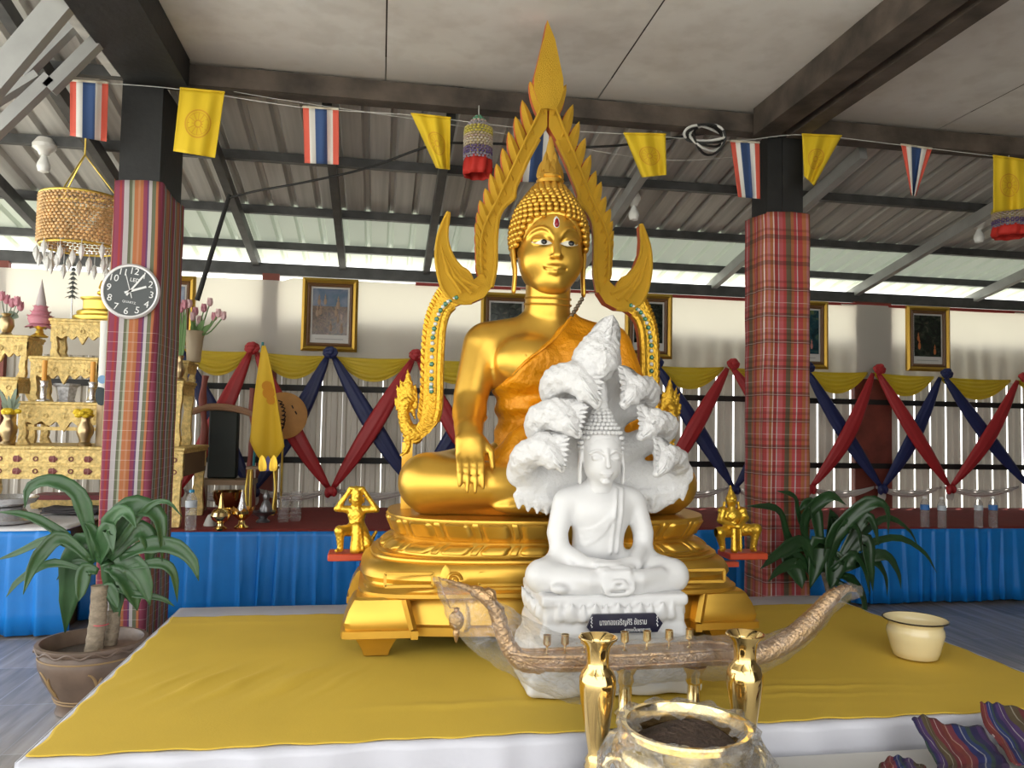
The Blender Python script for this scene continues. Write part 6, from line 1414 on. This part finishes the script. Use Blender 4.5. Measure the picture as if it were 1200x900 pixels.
# ceramic pot, candlesticks
p=onz(71,6.34,z1a); p[1]=6.42; t=thing('ceramic_pot','hexagonal white ceramic pot with grey pattern on the low altar table','pot',p); MB().lathe([(.066,0),(.066,.012),(.060,.02),(.078,.115),(.095,.125),(.098,.14),(.085,.138),(.0,.12)],p,6).build('pot_body',mat('patterned_ceramic',(.56,.57,.60),.3,var=.45,vscale=38),t,angle=15)
for px,lab in((49,'silver candlestick with an orange candle left of the ceramic pot'),(106,'silver candlestick with an orange candle right of the ceramic pot')):
    p=onz(px,6.215,z1a); t=thing('candlestick',lab,'candlestick',p,group='silver candlesticks'); MB().lathe([(.045,0),(.046,.01),(.02,.022),(.018,.10),(.026,.11),(.022,.13),(.03,.15),(0,.15)],p,20).build('stick',silver,t)
    MB().lathe([(.017,.151),(.017,.30),(.004,.303)],p,14).build('candle',mat('orange_wax',(.72,.33,.05),.5),t)
# lotus vases right of the column
p=onz(208,6.215,z1b); t=thing('slim_vase','slim brass vase with green lotus stems and pink buds right of the striped column','vase',p); MB().lathe([(.035,0),(.038,.008),(.022,.02),(.036,.06),(.040,.09),(.022,.13),(.018,.16),(.028,.185),(0,.18)],p,24).build('vase_body',bronze,t)
b=MB(); bs=MB()
for px,py in((201,360),(207,352),(212,362),(204,372),(216,358)): q=PY(px,py,6.2); bb=MB(); bs.tube(spline([p+np.array((0,0,.17)),(p+q)/2+np.array((0,0,.06)),q],8),.006,6); bud_flower(bb,q,.034); bb.build('lotus_bud',pinkp,t)
for px,py in((205,390),(212,395),(218,385)): bs.leaf(p+np.array((0,0,.17)),PY(px,py-20,6.2),.04,.008,(0,-1,.1))
bs.build('stems',stemg,t)
p=onz(230,6.42,z3b); p[0]=PY(231,400,6.42)[0]-.02; t=thing('brown_vase','tan flared vase with pink lotus blooms right of the slim vase','vase',p); MB().lathe([(.05,0),(.052,.01),(.058,.10),(.066,.19),(.085,.235),(.082,.24),(.06,.19),(0,.18)],p,28).build('vase_body',mat('tan_glaze',(.42,.33,.22),.4),t)
b=MB(); bs=MB()
for px,py in((222,357),(229,366),(239,362),(246,355),(256,368),(262,371),(234,376),(226,372),(251,372)): q=PY(px,py,6.36+.05*math.sin(px)); bb=MB(); bs.tube(spline([p+np.array((0,0,.20)),(p+q)/2+np.array((0,0,.05)),q],8),.005,6); bud_flower(bb,q,.032); bb.build('lotus_bloom',pinkp if px%2 else palep,t)
for px,py in((226,386),(240,384),(248,390)): bs.leaf(p+np.array((0,0,.2)),PY(px,py-10,6.35),.05,.008,(0,-1,.3))
bs.build('stems',stemg,t)
# silver bowls on the white cloth, low red bench, folded mats
p=onz(12,5.72,.685); t=thing('silver_bowl_stack','stack of silver footed bowls on the white cloth at the left edge','bowl',p); MB().lathe([(.16,0),(.17,.02),(.13,.06),(.10,.10),(0,.10)],p,32).build('lower_bowl',silver,t); MB().lathe([(.09,.101),(.17,.13),(.19,.165),(.185,.17),(.16,.14),(0,.13)],p,32).build('upper_bowl',silver,t)
X0_=PY(36,590,6.5)[0]; X1_=PY(128,590,6.5)[0]; zc=PY(80,583,6.5)[2]; t=thing('low_bench','low bench with a red top edge and a gold front under the big altar table','bench',((X0_+X1_)/2,6.6,.686)); MB().box(((X0_+X1_)/2,6.62,zc),(X1_-X0_,.26,.035)).build('red_top',mat('maroon_paint',(.22,.03,.04),.5),t); MB().box(((X0_+X1_)/2,6.50,(zc-.02+.70)/2),(X1_-X0_,.02,zc-.02-.70)).build('gold_front',altg,t)
for s in(-1,1): MB().box(((X0_+X1_)/2+s*(X1_-X0_)*.46,6.62,(zc-.0175+.686)/2),(.05,.2,zc-.0175-.686)).build('leg',altg,t)
b=MB(); xa=PY(52,605,6.2)[0]; xb=PY(116,605,6.2)[0]
o=thing('folded_mat','folded dark grey mats lying under the big altar table','mat',((xa+xb)/2,6.25,.682))
for k in range(3):
    G=[[(xa+(xb-xa)*u+.01*k,6.12+.2*v,.705+.014*k+.004*math.sin(u*9+k)+(.0)) for u in np.linspace(0,1,14)] for v in(0,.5,1)]; q=MB().grid(G[::-1]).build('mat_layer',mat('dark_mat',(.08,.075,.08),.9),o,angle=180); solidify(q,.012,1)
# ---------------------------------------------------------------- carved chair with a speaker, low shelf, bowls on the red carpet
redw=mat('red_brown_wood',(.26,.06,.045),.5,bump=.3,bscale=40); tanw=mat('tan_wood',(.30,.20,.12),.6)
ca=PY(240,560,6.98); cb=PY(292,560,6.98); t=thing('preaching_chair','red brown carved chair with an arched top rail behind the altar tables','chair',((ca[0]+cb[0])/2,7.0,SR))
for px in(238,296):
    x=PY(px,500,6.98)[0]; zt_=PY(px,455 if px>250 else 440,6.98)[2]; MB().tube([(x+.012*math.sin(z*11),6.98,z) for z in np.linspace(SR,zt_,24)],[.028+.006*math.sin(i*1.1) for i in range(24)],10).build('post',redw,t)
MB().tube(spline([PY(222,484,6.97),PY(245,477,6.97),PY(275,479,6.97),PY(305,488,6.97),PY(326,497,6.97)],16),[.018]+[.03]*13+[.034,.02],8).build('top_rail',mat('worn_wood',(.36,.20,.12),.5),t)
zs=PY(270,565,6.9)[2]; MB().box(((ca[0]+cb[0])/2,6.98,zs),(.46,.30,.04)).build('seat',tanw,t)
for s in(-1,1):
    for yy_ in(6.87,7.09): MB().box(((ca[0]+cb[0])/2+s*.20,yy_,(SR+zs-.02)/2),(.04,.04,zs-.02-SR)).build('leg',tanw,t)
sp0=PY(246,480,7.05);sp1=PY(277,562,7.05); MB().box(((sp0[0]+sp1[0])/2,7.075,(zs+.021+sp0[2])/2),(sp1[0]-sp0[0],.105,sp0[2]-zs-.022),bev=.012).build('loudspeaker',mat('dark_green_black',(.012,.018,.016),.6),label='black loudspeaker box standing on the seat of the carved chair',cat='speaker')
# low carved stand with two gold leaves
p=PY(306,549,6.62); t=thing('low_stand','small wooden stand with a gold leaf crest at the foot of the flag pole','stand',(p[0],6.7,SR)); MB().box((p[0],6.72,p[2]),(.24,.16,.02)).build('stand_top',tanw,t)
for s in(-1,1): MB().tube([(p[0]+s*.10,6.66,p[2]-.01),(p[0]+s*.115,6.64,(p[2]+SR)/2+.03),(p[0]+s*.10,6.64,SR+.01)],[.014,.010,.014],7).build('leg',goldl,t); MB().tube([(p[0]+s*.10,6.78,p[2]-.01),(p[0]+s*.10,6.78,SR+.01)],.012,7).build('leg',goldl,t)
b=MB(); 
for s in(-1,1): b.leaf(PY(314+s*6,552,6.62),PY(314+s*7,533,6.62),.06,.02,(0,-1,0))
b.build('gold_leaf_crest',goldf,t); MB().leaf(PY(314,552,6.625),PY(314,534,6.625),.05,.012,(0,-1,0)).build('blue_centre',mat('violet_blue',(.08,.06,.25),.4),t)
CZ=.608
def onc(px,py): q=PZ(px,py,CZ); return np.array((q[0],q[1],CZ))
clear=film_mat('clear_plastic',.10,.75); lblb=mat('blue_label',(.05,.20,.55),.4); capw=mat('white_cap',(.75,.75,.75),.4); capb=mat('blue_cap',(.05,.30,.50),.4); lblw=mat('pale_label',(.55,.60,.66),.4)
def bottle(px,py,h,label,lab,cap,grp):
    p=onc(px,py); t=thing('water_bottle',label,'bottle',p,group=grp); r=.030*h/.22
    P=[(r*.9,0),(r,.006)]; z=.01
    while z<h*.55: P+=[(r,z),(r*.93,z+.008)]; z+=.016
    P+=[(r,h*.56),(r,h*.74),(r*.85,h*.82),(r*.42,h*.91),(r*.40,h*.93)]
    MB().lathe(P,p,22).build('bottle_body',clear,t,angle=180)
    MB().shell([(r*1.02,h*.57),(r*1.02,h*.73)],p,22).build('label_band',lab,t); MB().lathe([(r*.48,h*.93),(r*.48,h),(0,h)],p,14).build('cap',cap,t)
bottle(1084,618,.255,'water bottle with a blue label, leftmost of the four on the right of the carpet',lblb,capw,'bottles on the right of the stage')
bottle(1104,618.5,.25,'water bottle with a pale label, second from the left of the four at the right',lblw,capw,'bottles on the right of the stage')
bottle(1147,618,.25,'water bottle with a pale label, third from the left of the four at the right',lblw,capw,'bottles on the right of the stage')
bottle(1164,618,.255,'water bottle with a blue label, rightmost of the four on the carpet',lblb,capw,'bottles on the right of the stage')
bottle(223,621.5,.285,'water bottle with a blue cap beside the right leg of the big altar table',lblw,capb,None)
p=onc(246,616); lat('bell_cup',[(.045,0),(.046,.01),(.03,.05),(.018,.075),(.012,.08),(0,.085)],p,mat('ivory_ceramic',(.62,.60,.55),.4),'small ivory bell shaped cup between the clear bottle and the brass urn','cup')
p=onc(258,621); t=thing('brass_urn','silver and brass footed urn with a pointed lid left of the gold offering bowl','urn',p); MB().lathe([(.045,0),(.048,.012),(.022,.03),(.02,.045),(.055,.07),(.07,.10),(.06,.125),(0,.125)],p,28).build('urn_body',brassp,t); MB().lathe([(.062,.126),(.05,.14),(.022,.155),(.014,.19),(.008,.24),(0,.262)],p,24).build('lid',brass,t)
p=onc(266,601); p[1]+=.1; lat('brass_basin',[(.07,0),(.075,.01),(.06,.025),(.11,.06),(.135,.12),(.14,.17),(.15,.175),(.13,.172),(.12,.12),(0,.05)],p,brass,'wide brass basin behind the footed urn','basin')
p=onc(283,619.5); t=thing('offering_bowl','gold footed offering bowl with flower rim and a silver cone','bowl',p); MB().lathe([(.05,0),(.052,.012),(.025,.035),(.02,.06),(.035,.075),(.075,.11),(.078,.135),(.065,.13),(0,.115)],p,28).build('bowl',brass,t)
b=MB()
for k in range(10): a=2*PI*k/10; b.leaf((p[0]+.06*math.cos(a),p[1]+.06*math.sin(a),p[2]+.10),(p[0]+.088*math.cos(a),p[1]+.088*math.sin(a),p[2]+.155),.04,.008,(math.cos(a),math.sin(a),0))
b.build('flower_rim',mat('orange_gold',(.62,.28,.05),.35,.5),t); MB().lathe([(.035,.131),(.03,.15),(.018,.20),(.004,.28),(0,.285)],p,16).build('silver_cone',silver,t)
p=onc(308,612); t=thing('silver_tray','dark silver footed tray with a small kneeling ornament behind the gold offering bowl','tray',p); MB().lathe([(.05,0),(.052,.01),(.03,.03),(.04,.045),(.085,.065),(.097,.085),(.09,.085),(0,.07)],p,28).build('tray',mat('dark_silver',(.22,.22,.23),.3,.8),t); MB().lathe([(.045,.0705),(.05,.10),(.03,.15),(.02,.17),(.028,.20),(.01,.24),(0,.25)],p+np.array((.02,0,0)),16).build('ornament',mat('dark_silver',(.22,.22,.23),.3,.8),t)
for k,(px,py,n,lab) in enumerate(((332,612,6,'stack of clear plastic cups, left one of the two beside the silver tray'),(346,611,7,'stack of clear plastic cups, right one of the two beside the silver tray'))):
    p=onc(px,py); b=MB()
    b.shell([(.034,0)]+[v for i in range(n) for v in((.036,.004+i*.033),(.046,.030+i*.033),(.048,.034+i*.033),(.040,.036+i*.033))],p,20)
    b.build('cup_stack',clear,label=lab,cat='cups',group='stacks of clear cups',angle=180)
